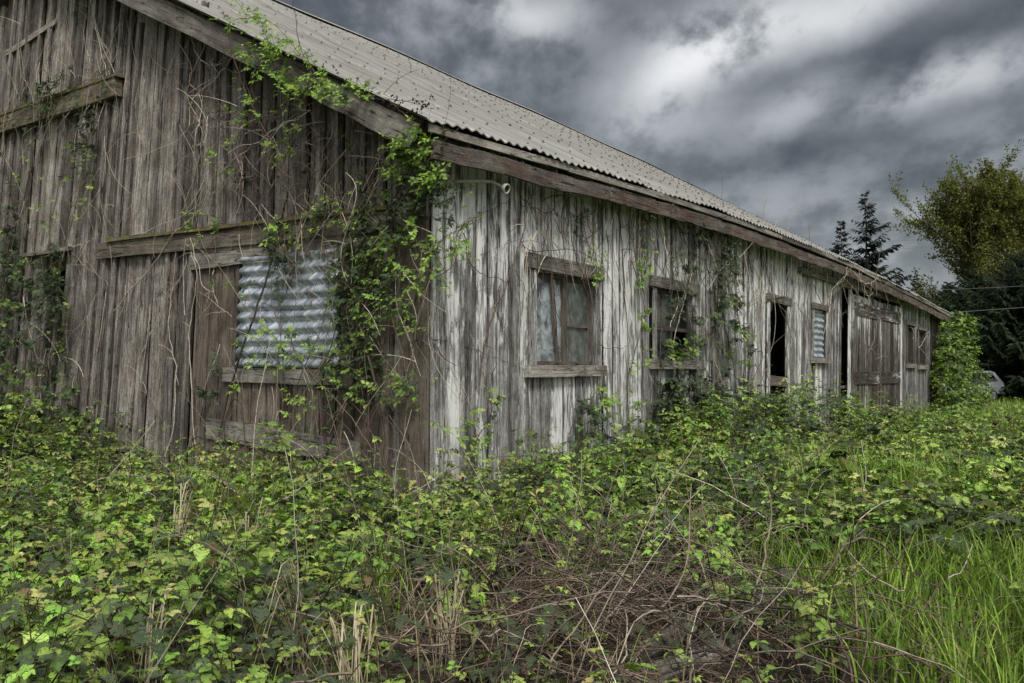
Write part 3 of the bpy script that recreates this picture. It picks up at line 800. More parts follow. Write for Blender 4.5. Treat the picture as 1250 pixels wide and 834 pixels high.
class Vine:
    def __init__(s, name, label, cat='vine', group=None, wall='G'):
        s.name, s.label, s.cat, s.group, s.wall = name, label, cat, group, wall
        s.g = Geo(); s.L = Leaves(); s.first = None; s.berries = []
    def P(s, px, py, o):
        return hit(px, py, 0 if s.wall == 'G' else 1, -o)
    def out(s): return np.array([-1., 0, 0]) if s.wall == 'G' else np.array([0, -1., 0])
    def along(s): return np.array([0, -1., 0]) if s.wall == 'G' else np.array([1., 0, 0])
    def cane(s, path, r=.008, o=(.06, .2), col=CANE_BROWN, wob=.02, taper=.5, twigs=0, tl=(.12, .45), leaves=0, ls=(.035, .06), lc=YOUNG, ln=(3, 3, 5), tcol=None, k=None):
        pts = [s.P(x, y, random.uniform(*o)) for x, y in path]
        return s.cane3(pts, r, col, wob, taper, twigs, tl, leaves, ls, lc, ln, tcol, k)
    def cane3(s, pts, r, col, wob=.02, taper=.5, twigs=0, tl=(.12, .45), leaves=0, ls=(.035, .06), lc=YOUNG, ln=(3, 3, 5), tcol=None, k=None):
        if s.first is None: s.first = pts[0]
        k = k or max(10, len(pts) * 6); c = spline(pts, k)
        w = np.cumsum(rng.normal(0, 1, (k, 3)), 0) * wob / math.sqrt(k) * 1.6
        w -= np.linspace(0, 1, k)[:, None] * w[-1]; c = c + w + rng.normal(0, wob * .16, (k, 3))
        rad = r * np.linspace(1, taper, k) * (1 + rng.normal(0, .06, k))
        s.g.addtubes(c[None], rad[None], [pick(col)], 5)
        for _ in range(twigs):
            i = random.randrange(1, k - 1); d = nrm(s.along() * random.uniform(-1, 1) + np.array([0, 0, random.uniform(-.8, 1)]) + s.out() * random.uniform(0, .5))
            L = random.uniform(*tl); m = 7; t = np.linspace(0, 1, m)[:, None]
            bend = nrm(rng.normal(0, 1, 3)) * L * random.uniform(.1, .35)
            q = c[i] + d * L * t + bend * t * t + np.array([0, 0, -.25 * L]) * t * t + rng.normal(0, .006, (m, 3)) * t
            s.g.addtubes(q[None], (r * random.uniform(.3, .55) * np.linspace(1, .5, m))[None], [pick(tcol or col)], 3)
            if leaves and random.random() < .7:
                for j in range(2, m):
                    if random.random() < .75: s.node(q[j], d, ls, lc, ln)
        for _ in range(leaves):
            i = random.randrange(1, k); s.node(c[i], None, ls, lc, ln)
        return c
    def node(s, p, d, ls, lc, ln):
        d = nrm(s.along() * random.uniform(-1, 1) + s.out() * random.uniform(.1, 1) + np.array([0, 0, random.uniform(-.5, .7)]))
        pl = random.uniform(.02, .08); e = p + d * pl
        t = np.linspace(0, 1, 3)[:, None]
        col = pick(lc, .25)
        s.g.addtubes((p + d * pl * t)[None], np.array([[.0022, .0018, .0014]]), [tuple(x * .8 for x in col)], 3)
        s.L.cluster(e, d + np.array([0, 0, -.35 * random.random()]), nrm(np.array([0, 0, 1.]) + s.out() * random.uniform(.4, 1.6)), random.uniform(*ls) * 1.12, col, random.choice(ln))
    def spray(s, px, py, rx, ry, n0, o=(.05, .3), ls=(.035, .06), lc=YOUNG, ln=(3, 3, 5)):
        """leafy shoots scattered around a spot on the wall"""
        for _ in range(int(n0 * 1.0)):
            a = random.uniform(0, 6.283); q = math.sqrt(random.random())
            p = s.P(px + rx * q * math.cos(a), py + ry * q * math.sin(a), random.uniform(*o))
            if p[2] < .05: continue
            d = nrm(s.along() * random.uniform(-1, 1) + np.array([0, 0, random.uniform(-.3, 1)]) + s.out() * .3); L = random.uniform(.12, .3)
            t = np.linspace(0, 1, 5)[:, None]; c = p + d * L * t + np.array([0, 0, -.08]) * t * t
            s.g.addtubes(c[None], (np.linspace(.004, .002, 5))[None], [pick(MIDG)], 3)
            col = lc
            for j in range(5):
                for _ in range(random.choice((1, 1, 2))): s.node(c[j], None, ls, col, ln)
    def tangle(s, x0, x1, y0, y1, n, r=(.002, .006), col=CANE_PALE, length=(.4, 1.2), o=(.06, .25), vert=.5):
        """bare dry shoots hanging and looping against the boards"""
        for _ in range(n):
            p = s.P(random.uniform(x0, x1), random.uniform(y0, y1), random.uniform(*o)); L = random.uniform(*length); m = 12
            d = nrm(s.along() * random.uniform(-1, 1) * (1 - vert) + np.array([0, 0, random.choice((-1, -1, 1)) * random.uniform(.2, 1)]) * vert + s.out() * .05)
            q = [p]; turn = random.uniform(-.35, .35)
            for i in range(m - 1):
                turn += random.uniform(-.16, .16); turn *= .92
                d = nrm(d + s.along() * turn * .5 + np.array([0, 0, -.06]) + s.out() * random.uniform(-.06, .06)); q.append(q[-1] + d * L / m)
            q = np.array(q); ax = 0 if s.wall == 'G' else 1
            q[:, ax] = np.minimum(q[:, ax], -.045)
            rr = random.uniform(*r); s.g.addtubes(q[None], (rr * np.linspace(1, .45, m))[None], [pick(col, .3)], 4)
    def berry(s, px, py, rx, ry, n, o=(.1, .3)):
        for _ in range(n): s.berries.append(s.P(px + random.gauss(0, rx), py + random.gauss(0, ry), random.uniform(*o)))
    def build(s, tpl=None):
        root = tag(empty(s.name, tuple(map(float, s.first if s.first is not None else (0, 0, 0)))), s.label, s.cat, s.group)
        s.g.build('canes', M['cane'], root, True)
        if s.L.O:
            lg = Geo(); s.L.bake(lg, tpl or LF_NEAR); lg.build('leaves', M['leaf'], root)
        if s.berries:
            mb = MB()
            for p in s.berries:
                for _ in range(3):
                    q = p + rng.normal(0, .018, 3); r = random.uniform(.011, .017)
                    mb.add([q + r * np.array(v) for v in ((1, 0, 0), (-1, 0, 0), (0, 1, 0), (0, -1, 0), (0, 0, 1), (0, 0, -1))], [[0, 2, 4], [2, 1, 4], [1, 3, 4], [3, 0, 4], [2, 0, 5], [1, 2, 5], [3, 1, 5], [0, 3, 5]], [[(0, 0)] * 3] * 8, (.1, .1, .1))
            tag(mb.build('berries', M['berry'], root, True), kind='stuff')
        return root
VG = 'vines climbing the barn'

v = Vine('bramble_vine', 'dense dark leafy bramble climbing the left end of the gable boards', 'vine', VG)
v.cane([(10, 640), (25, 480), (8, 350), (40, 210), (58, 120), (75, 90)], .016, (.1, .3), CANE_BROWN, .05, .5, 26, (.2, .8), 30, (.05, .085), DARK)
v.cane([(60, 640), (90, 500), (66, 370), (100, 215), (118, 120)], .014, (.1, .3), CANE_BROWN, .05, .5, 20, (.2, .7), 24, (.045, .08), DARK)
v.cane([(35, 620), (50, 470), (80, 400), (60, 300), (85, 180)], .010, (.1, .3), CANE_RED, .05, .5, 14, (.2, .6), 16, (.035, .06), YOUNG)
v.cane([(-15, 600), (-8, 430), (15, 300), (0, 180)], .010, (.1, .3), CANE_RED, .05, .5, 14, (.2, .6), 22, (.05, .08), DARK)
v.spray(65, 350, 22, 50, 26, (.1, .5), (.05, .08), DARK); v.spray(40, 430, 50, 110, 56, (.08, .45), (.05, .085), DARK); v.spray(15, 420, 30, 120, 40, (.1, .6), (.05, .08), DARK + MIDG); v.spray(20, 520, 50, 50, 30, (.1, .8), (.05, .08), MIDG + YOUNG); v.spray(30, 300, 45, 70, 22, (.08, .4), (.045, .075), DARK); v.spray(45, 340, 50, 150, 16, (.1, .4), (.03, .055), YOUNG); v.spray(50, 500, 60, 60, 26, (.1, .6), (.05, .08), DARK + MIDG)
v.tangle(0, 130, 60, 520, 120, (.003, .007), CANE_PALE + CANE_BROWN, (.5, 1.6), (.05, .3), .65)
v.build()

v = Vine('bramble_vine', 'leafy strand draped over the mossy rail board at top left', 'vine', VG)
v.cane([(0, 160), (40, 128), (80, 112), (125, 95), (118, 140), (110, 200), (95, 250)], .008, (.16, .3), CANE_BROWN, .04, .5, 12, (.15, .5), 12, (.04, .065), DARK)
v.spray(60, 120, 45, 16, 12, (.2, .34), (.035, .06), DARK + MIDG); v.spray(110, 165, 14, 40, 12, (.12, .3), (.04, .07), DARK); v.spray(105, 215, 16, 50, 9, (.12, .3), (.03, .05), YOUNG)
v.tangle(20, 190, 0, 120, 34, (.002, .0045), CANE_PALE, (.6, 1.6), (.06, .2), .6)
v.build()

v = Vine('dry_vine', 'bare pale tendrils wandering over the middle of the gable boards', 'vine', VG)
for path in ([(222, 18), (217, 50), (232, 85), (226, 120), (238, 150), (244, 175), (228, 240), (220, 262)], [(232, 30), (240, 65), (262, 78), (285, 68)], [(290, 68), (262, 95), (235, 120), (222, 168), (150, 195)],
             [(250, 50), (230, 95), (245, 118), (238, 160), (236, 190)], [(135, 300), (215, 268), (262, 236), (300, 190)], [(140, 380), (190, 320), (215, 282), (252, 250)], [(88, 305), (115, 330), (140, 350)],
             [(215, 280), (212, 340), (205, 430), (196, 480), (188, 590)], [(232, 290), (240, 320), (252, 350), (262, 362), (240, 392)], [(260, 330), (262, 370), (282, 386)], [(172, 440), (195, 380), (222, 330), (226, 290)],
             [(240, 600), (236, 480), (232, 400), (242, 330), (228, 300)], [(200, 560), (214, 470), (204, 400), (212, 350)], [(80, 300), (100, 296), (118, 290)], [(60, 170), (110, 100), (140, 40), (150, -20)], [(110, 180), (128, 100), (120, 30), (112, -20)]):
    v.cane(path, random.uniform(.006, .0105), (.07, .2), CANE_PALE, .03, .5, 5, (.1, .4))
v.tangle(120, 300, 0, 280, 90, (.003, .0065), CANE_PALE + CANE_BROWN, (.4, 1.3), (.05, .16), .6)
v.tangle(150, 290, 270, 580, 20, (.003, .007), CANE_PALE + CANE_BROWN, (.5, 1.5), (.05, .2), .75)
v.spray(250, 275, 30, 14, 5, (.1, .25), (.03, .05), YOUNG); v.spray(270, 330, 20, 60, 3, (.1, .2), (.03, .05), MIDG)
v.build()

v = Vine('bramble_vine', 'bright leafy bramble arching over the bargeboard onto the roof edge', 'vine', VG)
for path, nl in (([(345, 200), (312, 140), (285, 75), (278, 30), (300, 18), (330, 28), (362, 60), (384, 95), (400, 112)], 26), ([(300, 160), (340, 132), (385, 118), (425, 108), (452, 104)], 20), ([(362, 150), (352, 90), (335, 55), (318, 40)], 9), ([(290, 65), (320, 70), (350, 72)], 5), ([(400, 112), (380, 78), (366, 50), (360, 0), (362, -20)], 0)):
    v.cane(path, .006, (.55, .68), CANE_RED, .03, .5, 4, (.1, .3), nl, (.038, .058), YOUNG)
v.spray(400, 108, 45, 10, 14, (.55, .75), (.04, .06), YOUNG); v.spray(320, 60, 30, 40, 10, (.55, .7), (.04, .055), YOUNG); v.spray(420, 116, 30, 14, 10, (.55, .75), (.04, .06), YOUNG + DARK); v.spray(350, 80, 50, 26, 12, (.55, .7), (.035, .055), YOUNG); v.spray(300, 30, 24, 14, 5, (.55, .7), (.035, .05), YOUNG); v.spray(335, 110, 40, 20, 6, (.56, .7), (.035, .055), YOUNG + MIDG)
v.berry(380, 92, 16, 9, 12, (.55, .7)); v.build()

v = Vine('berry_sprig', 'dark sprig of dried berries lying over the roof corner', 'vine', VG)
c = v.cane([(440, 122), (470, 117), (500, 122), (530, 132)], .005, (.62, .72), CANE_DARK, .02, .5, 9, (.08, .2)); v.cane([(470, 118), (486, 130), (500, 142), (506, 160)], .004, (.6, .7), CANE_RED, .02, .5, 5, (.06, .15))
for _ in range(20): v.berry(random.uniform(470, 530), random.uniform(116, 134), 4, 4, 1, (.6, .75))
v.build()

v = Vine('bramble_vine', 'thick leafy bramble column smothering the corner between the two walls', 'vine', VG)
for path, r in (([(478, 640), (470, 540), (455, 450), (440, 380), (462, 290), (500, 205), (540, 180)], .018), ([(430, 640), (418, 520), (450, 420), (430, 330), (448, 250), (480, 190)], .015), ([(500, 640), (490, 500), (500, 420), (520, 330), (545, 290)], .010), ([(400, 600), (395, 470), (425, 390), (415, 300), (440, 230), (420, 170)], .012),
                ([(520, 360), (548, 320), (566, 282), (585, 268)], .007)):
    v.cane(path, r, (.1, .4), CANE_BROWN + CANE_DARK, .06, .5, 16, (.15, .6), 16, (.04, .065), YOUNG + MIDG + DARK)
v.spray(500, 172, 16, 10, 8, (.5, .65), (.045, .06), YOUNG + MIDG); v.spray(515, 205, 32, 32, 38, (.1, .55), (.045, .07), YOUNG + MIDG); v.spray(535, 240, 18, 40, 16, (.1, .4), (.05, .07), DARK); v.spray(460, 255, 60, 45, 26, (.1, .4), (.05, .075), DARK + DARK + MIDG); v.spray(448, 330, 34, 60, 28, (.1, .35), (.05, .08), DARK)
v.tangle(300, 480, 250, 600, 60, (.003, .008), CANE_BROWN + CANE_DARK + CANE_PALE, (.4, 1.4), (.1, .35), .6); v.spray(450, 370, 50, 70, 30, (.1, .4), (.04, .06), YOUNG + MIDG + DARK); v.spray(440, 440, 46, 50, 22, (.1, .4), (.04, .065), DARK + MIDG); v.spray(485, 330, 35, 60, 18, (.1, .4), (.035, .055), YOUNG); v.spray(548, 310, 14, 16, 4, (.1, .2), (.04, .055), YOUNG); v.spray(490, 490, 22, 26, 9, (.1, .3), (.045, .065), YOUNG + DARK)
v.tangle(370, 540, 160, 460, 130, (.0025, .007), CANE_BROWN + CANE_PALE + CANE_DARK, (.3, 1.2), (.08, .45), .5)
v.build()

v = Vine('dry_vine', 'brown thorny tangle under the sloping bargeboard above the door', 'vine', VG)
for path in ([(270, 130), (330, 145), (400, 125), (440, 118)], [(320, 260), (360, 180), (410, 140), (440, 120)], [(290, 275), (350, 215), (420, 190), (490, 180)], [(355, 90), (385, 150), (375, 240), (360, 300)], [(300, 100), (330, 190), (380, 240), (450, 290)], [(420, 130), (410, 200), (430, 290)], [(270, 210), (330, 160), (380, 135)], [(470, 190), (430, 250), (370, 300), (350, 360)],
             [(340, 120), (330, 200), (310, 270)], [(300, 70), (310, 120), (308, 200), (322, 268)], [(275, 75), (282, 92), (298, 92), (304, 84)]):
    v.cane(path, random.uniform(.004, .009), (.1, .5), CANE_BROWN + CANE_PALE + CANE_RED, .04, .5, 8, (.15, .5))
v.tangle(250, 480, 110, 290, 170, (.0022, .006), CANE_BROWN + CANE_PALE + CANE_RED, (.3, 1.0), (.06, .45), .4)
v.berry(270, 145, 5, 8, 12, (.1, .2)); v.berry(292, 218, 6, 8, 14, (.1, .25)); v.berry(310, 262, 8, 5, 8, (.1, .25)); v.berry(350, 200, 14, 14, 12, (.1, .4))
v.spray(298, 145, 12, 14, 4, (.15, .3), (.035, .05), YOUNG); v.spray(275, 195, 12, 26, 5, (.1, .25), (.03, .045), YOUNG); v.spray(345, 172, 22, 30, 7, (.15, .4), (.035, .055), YOUNG + MIDG); v.spray(400, 265, 26, 20, 9, (.12, .35), (.04, .06), YOUNG + DARK)
v.build()

v = Vine('bramble_vine', 'thick dark cane slanting up across the patched door beside the corrugated sheet', 'vine', VG)
v.cane([(252, 605), (275, 500), (300, 420), (328, 340), (345, 270), (352, 232)], .019, (.16, .24), CANE_DARK, .02, .6, 6, (.15, .4), 4, (.045, .06), DARK)
v.cane([(490, 620), (445, 510), (400, 465), (350, 430), (310, 385), (296, 372)], .009, (.16, .26), CANE_RED, .02, .5, 8, (.2, .5), 3, (.04, .06), YOUNG)
v.cane([(385, 600), (420, 500), (450, 420), (470, 350)], .016, (.14, .26), CANE_DARK, .03, .6, 8, (.2, .5), 10, (.05, .07), DARK)
v.cane([(340, 600), (355, 540), (365, 470), (395, 400), (402, 330), (392, 300)], .008, (.14, .24), CANE_RED, .03, .5, 5, (.2, .5), 5, (.04, .06), YOUNG)
v.cane([(330, 590), (345, 480), (338, 400), (342, 330), (350, 290)], .007, (.14, .24), CANE_RED, .03, .5, 4, (.15, .4), 5, (.04, .06), YOUNG)
v.cane([(300, 600), (276, 540), (278, 500), (287, 488), (296, 500), (302, 560)], .010, (.16, .24), CANE_DARK, .02, .7, 2)
v.cane([(470, 595), (430, 530), (400, 505), (360, 480)], .006, (.14, .24), CANE_BROWN, .02, .5, 5)
v.spray(350, 285, 24, 18, 9, (.14, .28), (.045, .065), DARK + YOUNG); v.spray(345, 340, 14, 40, 7, (.14, .26), (.045, .065), DARK); v.spray(350, 425, 50, 22, 15, (.14, .3), (.04, .062), YOUNG + DARK + MIDG); v.spray(425, 440, 18, 40, 8, (.14, .3), (.045, .065), YOUNG + DARK); v.spray(262, 460, 22, 30, 6, (.1, .25), (.04, .07), DARK); v.spray(320, 500, 60, 30, 6, (.14, .28), (.035, .055), YOUNG)
v.tangle(270, 470, 290, 600, 46, (.0025, .006), CANE_RED + CANE_BROWN + CANE_PALE, (.3, 1.1), (.13, .3), .55)
v.build()

v = Vine('dry_vine', 'dark red leafless canes crossing the white boards left of the first window', 'vine', VG, 'L')
for path, r in (([(523, 348), (556, 318), (566, 281), (590, 262), (622, 245)], .007), ([(566, 283), (574, 318), (590, 334), (618, 345)], .007), ([(580, 540), (592, 420), (615, 358), (630, 310), (640, 280), (638, 250)], .010), ([(640, 300), (652, 307), (690, 304), (722, 316)], .008), ([(628, 330), (640, 352), (646, 400), (644, 440)], .006), ([(608, 350), (604, 385), (618, 420)], .005),
                ([(524, 412), (556, 420), (600, 436), (640, 452)], .005), ([(560, 320), (600, 305), (640, 290)], .004), ([(655, 225), (632, 262), (612, 310)], .005), ([(600, 500), (603, 440), (612, 380)], .004), ([(655, 330), (662, 300), (672, 260), (660, 235)], .006)):
    v.cane(path, r, (.06, .16), CANE_RED, .03, .55, 5, (.1, .35))
v.spray(556, 302, 10, 8, 3, (.1, .2), (.04, .055), YOUNG); v.spray(527, 330, 8, 12, 2, (.1, .2), (.035, .05), YOUNG)
v.tangle(530, 660, 235, 500, 22, (.0018, .004), CANE_RED + CANE_PALE, (.3, .9), (.05, .12), .5); v.build()

v = Vine('dry_vine', 'tangled pale shoots hanging from the eave above and over the first window', 'vine', VG, 'L')
for path, r in (([(690, 236), (684, 290), (688, 330), (692, 400), (698, 450)], .008), ([(676, 236), (672, 262), (650, 258), (634, 244), (636, 236)], .007), ([(665, 232), (660, 258), (678, 262), (676, 238)], .006), ([(706, 240), (716, 285), (722, 320), (724, 345)], .008), ([(690, 240), (700, 300), (712, 340), (722, 375), (712, 380)], .007), ([(674, 330), (680, 380), (690, 420), (706, 412)], .006), ([(745, 230), (758, 290), (764, 380), (768, 470), (770, 540)], .010), ([(758, 275), (775, 268), (770, 252)], .006),
                ([(700, 250), (716, 300), (745, 322)], .006), ([(738, 250), (728, 290), (712, 310)], .007), ([(735, 440), (733, 500), (738, 560)], .006), ([(728, 345), (736, 400), (738, 470), (739, 580)], .006), ([(705, 500), (690, 540), (684, 590)], .006), ([(725, 420), (760, 425), (770, 415)], .005)):
    v.cane(path, r, (.08, .2), CANE_BROWN + CANE_RED + CANE_DARK, .035, .6, 5, (.1, .35))
v.tangle(640, 790, 236, 320, 110, (.003, .008), CANE_BROWN + CANE_PALE + CANE_DARK, (.3, .9), (.06, .24), .6); v.tangle(650, 740, 310, 450, 12, (.002, .0045), CANE_BROWN + CANE_RED, (.3, .8), (.1, .2), .6)
v.spray(722, 315, 10, 10, 3, (.1, .22), (.04, .055), YOUNG); v.spray(706, 280, 12, 18, 4, (.1, .2), (.04, .06), DARK); v.spray(728, 336, 6, 8, 2, (.1, .2), (.04, .055), YOUNG)
v.build()

v = Vine('bramble_vine', 'narrow green strand climbing the boards between the two windows', 'vine', VG, 'L')
v.cane([(770, 560), (768, 480), (776, 430), (788, 380), (782, 320), (786, 262)], .009, (.08, .2), CANE_BROWN, .03, .55, 6, (.1, .3), 14, (.05, .075), YOUNG)
v.spray(784, 330, 8, 30, 7, (.08, .2), (.05, .07), YOUNG); v.spray(780, 400, 8, 30, 5, (.08, .2), (.05, .07), MIDG + YOUNG); v.spray(830, 285, 40, 14, 8, (.08, .25), (.05, .08), DARK); v.spray(800, 260, 20, 24, 8, (.08, .25), (.05, .08), DARK)
v.tangle(770, 880, 262, 340, 80, (.004, .009), CANE_BROWN + CANE_DARK, (.4, 1.0), (.06, .24), .6); v.build()

v = Vine('bramble_vine', 'bushy dark bramble rising in front of the second window', 'vine', VG, 'L')
for path, r, c in (([(812, 560), (826, 490), (820, 430), (832, 370), (848, 320), (858, 270)], .012, CANE_PALE), ([(806, 268), (812, 320), (826, 365), (818, 400)], .009, CANE_PALE), ([(860, 268), (845, 330), (822, 395)], .011, CANE_BROWN), ([(800, 560), (806, 470), (808, 410), (826, 360)], .008, CANE_BROWN), ([(818, 310), (832, 350), (845, 400)], .007, CANE_PALE)):
    v.cane(path, r, (.1, .26), c, .03, .6, 7, (.15, .5), 8, (.06, .09), DARK)
v.spray(822, 428, 24, 14, 12, (.12, .4), (.06, .085), YOUNG + MIDG + DARK); v.spray(832, 490, 28, 34, 42, (.12, .5), (.07, .11), DARK); v.spray(850, 410, 8, 40, 5, (.1, .3), (.06, .09), DARK + MIDG); v.spray(810, 500, 18, 40, 18, (.1, .4), (.07, .1), DARK)
v.build()

v = Vine('bramble_vine', 'tall leafy bramble on the boards between second window and open doorway', 'vine', VG, 'L')
for path, r in (([(870, 540), (878, 450), (872, 380), (882, 320), (876, 285)], .013), ([(930, 540), (905, 470), (890, 400), (876, 340)], .013), ([(900, 540), (912, 440), (896, 370), (890, 300)], .010)):
    v.cane(path, r, (.1, .3), CANE_BROWN + CANE_DARK, .05, .6, 10, (.2, .6), 14, (.07, .1), DARK)
v.spray(882, 330, 18, 36, 13, (.1, .35), (.07, .10), DARK); v.spray(886, 400, 24, 40, 14, (.1, .4), (.07, .11), DARK + DARK + MIDG); v.spray(880, 480, 26, 36, 22, (.1, .5), (.07, .11), DARK); v.spray(905, 420, 14, 26, 6, (.1, .3), (.06, .08), YOUNG)
v.tangle(855, 935, 280, 360, 40, (.005, .010), CANE_BROWN + CANE_DARK + CANE_PALE, (.4, 1.2), (.08, .3), .6); v.tangle(855, 935, 280, 500, 50, (.004, .009), CANE_PALE + CANE_BROWN, (.6, 1.8), (.08, .35), .65); v.build()

v = Vine('dry_vine', 'leafless twigs trailing around the black open doorway', 'vine', VG, 'L')
for path in ([(930, 300), (940, 350), (962, 400), (968, 470)], [(978, 330), (962, 400), (966, 480)], [(985, 325), (1000, 360), (1012, 375), (1030, 385)], [(935, 365), (965, 362), (985, 385), (990, 420)]):
    v.cane(path, random.uniform(.007, .011), (.1, .25), CANE_PALE + CANE_BROWN, .05, .6, 7, (.2, .7))
v.tangle(915, 1000, 300, 370, 26, (.004, .008), CANE_PALE + CANE_BROWN, (.6, 1.8), (.08, .3), .65); v.build()

v = Vine('dry_vine', 'long dry shoots drooping from the eave beside the plank doors', 'vine', VG, 'L')
for path in ([(1040, 330), (1058, 345), (1072, 340)], [(1035, 325), (1020, 350), (1008, 372)], [(1050, 335), (1062, 360), (1070, 350), (1085, 345)], [(1112, 400), (1122, 420), (1134, 405)], [(1060, 420), (1068, 440), (1075, 470)]):
    v.cane(path, random.uniform(.008, .014), (.2, .6), CANE_PALE, .06, .6, 6, (.3, .9))
v.tangle(1010, 1100, 322, 380, 30, (.006, .01), CANE_PALE + CANE_BROWN, (.6, 1.6), (.15, .5), .5); v.build()

v = Vine('bramble_vine', 'low dark bramble sprays against the boards below the first window', 'vine', VG, 'L')
for path in ([(690, 600), (712, 540), (722, 490), (740, 470)], [(760, 600), (745, 550), (728, 520), (705, 520)], [(640, 600), (655, 560), (690, 552)], [(560, 600), (575, 540), (600, 500), (596, 480)]):
    v.cane(path, .008, (.1, .3), CANE_RED, .04, .6, 5, (.15, .4), 8, (.05, .08), YOUNG + DARK)
v.spray(712, 505, 14, 16, 8, (.1, .3), (.06, .09), DARK); v.spray(735, 490, 12, 24, 7, (.1, .3), (.05, .07), YOUNG); v.spray(765, 520, 16, 30, 8, (.1, .3), (.05, .07), YOUNG + DARK); v.spray(650, 560, 40, 20, 10, (.1, .3), (.05, .07), YOUNG + MIDG); v.spray(580, 540, 30, 30, 7, (.1, .3), (.045, .065), YOUNG)
v.build()
# ------------------------------------------------------------------ the bramble thicket, grass and dead canes
def rf(p):
    d = np.asarray(p)[..., :2] - EYE[:2]; return d @ RT[:2], d @ FW[:2]
def GX(r, f):
    return EYE[0] + RT[0] * r + FW[0] * f, EYE[1] + RT[1] * r + FW[1] * f
def vnoise(x, y, s=1.0, seed=0):
    """smooth value noise for heights and densities"""
    rs = np.random.RandomState(seed); tab = rs.rand(64, 64)
    x = np.asarray(x) * s + 500; y = np.asarray(y) * s + 500
    i = np.floor(x).astype(int); j = np.floor(y).astype(int); u = x - i; w = y - j; u = u * u * (3 - 2 * u); w = w * w * (3 - 2 * w)
    g = lambda a, b: tab[a % 64, b % 64]
    return (g(i, j) * (1 - u) + g(i + 1, j) * u) * (1 - w) + (g(i, j + 1) * (1 - u) + g(i + 1, j + 1) * u) * w
def smooth(x, a, b):
    t = np.clip((x - a) / (b - a), 0, 1); return t * t * (3 - 2 * t)
def outside(x, y, m=.12):
    return ~((x > -m) & (y > -m) & (x < 31.4)) 
def thicket_h(x, y):
    """height of the bramble mass over the ground"""
    r = (x - EYE[0]) * RT[0] + (y - EYE[1]) * RT[1]; f = (x - EYE[0]) * FW[0] + (y - EYE[1]) * FW[1]
    h = .43 + .66 * (vnoise(x, y, .95, 3) - .5) + .40 * (vnoise(x, y, 2.4, 4) - .5)
    h = h + np.exp(-((x - 10.8) / 4.8) ** 2) * np.exp(-((y + .6) / 1.8) ** 2) * .92           # mound along the long wall
    h = h + smooth(y, 4.6, 6.2) * np.exp(-((x + .7) / 1.6) ** 2) * .48                          # against the gable, left
    h = h + np.exp(-((r - .2) / 1.6) ** 2 - ((f - 8.7) / .8) ** 2) * .12
    h = h - np.exp(-((r + 1.9) / 1.7) ** 2) * smooth(f, 6.3, 8.3) * .24
    h = h - np.exp(-((x + .5) / 1.7) ** 2 - ((y - 1.6) / 2.6) ** 2) * .38 - np.exp(-((x - 1.6) / 2.2) ** 2 - ((y + .4) / 1.3) ** 2) * .18                         # trodden by the door
    h = np.where((x > 16) & (y > -5), np.minimum(h, .55), h)
    h = h * (1 - .62 * np.exp(-((r - .65) / 1.45) ** 2 - ((f - 5.3) / 1.7) ** 2))               # dead hollow in front
    h = h * (1 - .5 * smooth(f, 22, 34))
    return np.clip(h, .08, 2)
def density(x, y):
    r = (x - EYE[0]) * RT[0] + (y - EYE[1]) * RT[1]; f = (x - EYE[0]) * FW[0] + (y - EYE[1]) * FW[1]
    d = .22 + .5 * smooth(vnoise(x, y, 1.9, 9), .25, .6) + .45 * smooth(vnoise(x, y, .95, 3), .3, .6)
    d = d * np.where(f < 7, .8, 1)
    d = d * (1 - .86 * np.exp(-(np.abs((r - .6) / 1.4)) ** 4 - (np.abs((f - 4.5) / 2.2)) ** 4))  # dead canes
    d = d * (1 - .93 * smooth(r, np.minimum(1.55, .3 * f), np.minimum(2.1, .3 * f + .5)) * (1 - smooth(f, 6.6, 7.6)))                          # grass, lower right
    d = d * (1 - .75 * np.exp(-((r + .95) / .42) ** 2 - ((f - 5.6) / 1.3) ** 2))                  # grass tuft
    d = d * (1 - .2 * np.exp(-((r - 3.9) / 1.1) ** 2 - ((f - 9.5) / 1.6) ** 2))                  # long grass, right
    d = d * (1 - .75 * smooth(r - .40 * f, 1.2, 3.5) * smooth(f, 14, 22)) * (1 - .9 * smooth(f, 31, 36) * smooth(r - .47 * f, 0, 1.5))                          # field opens on the right
    return np.clip(d, 0, 1)

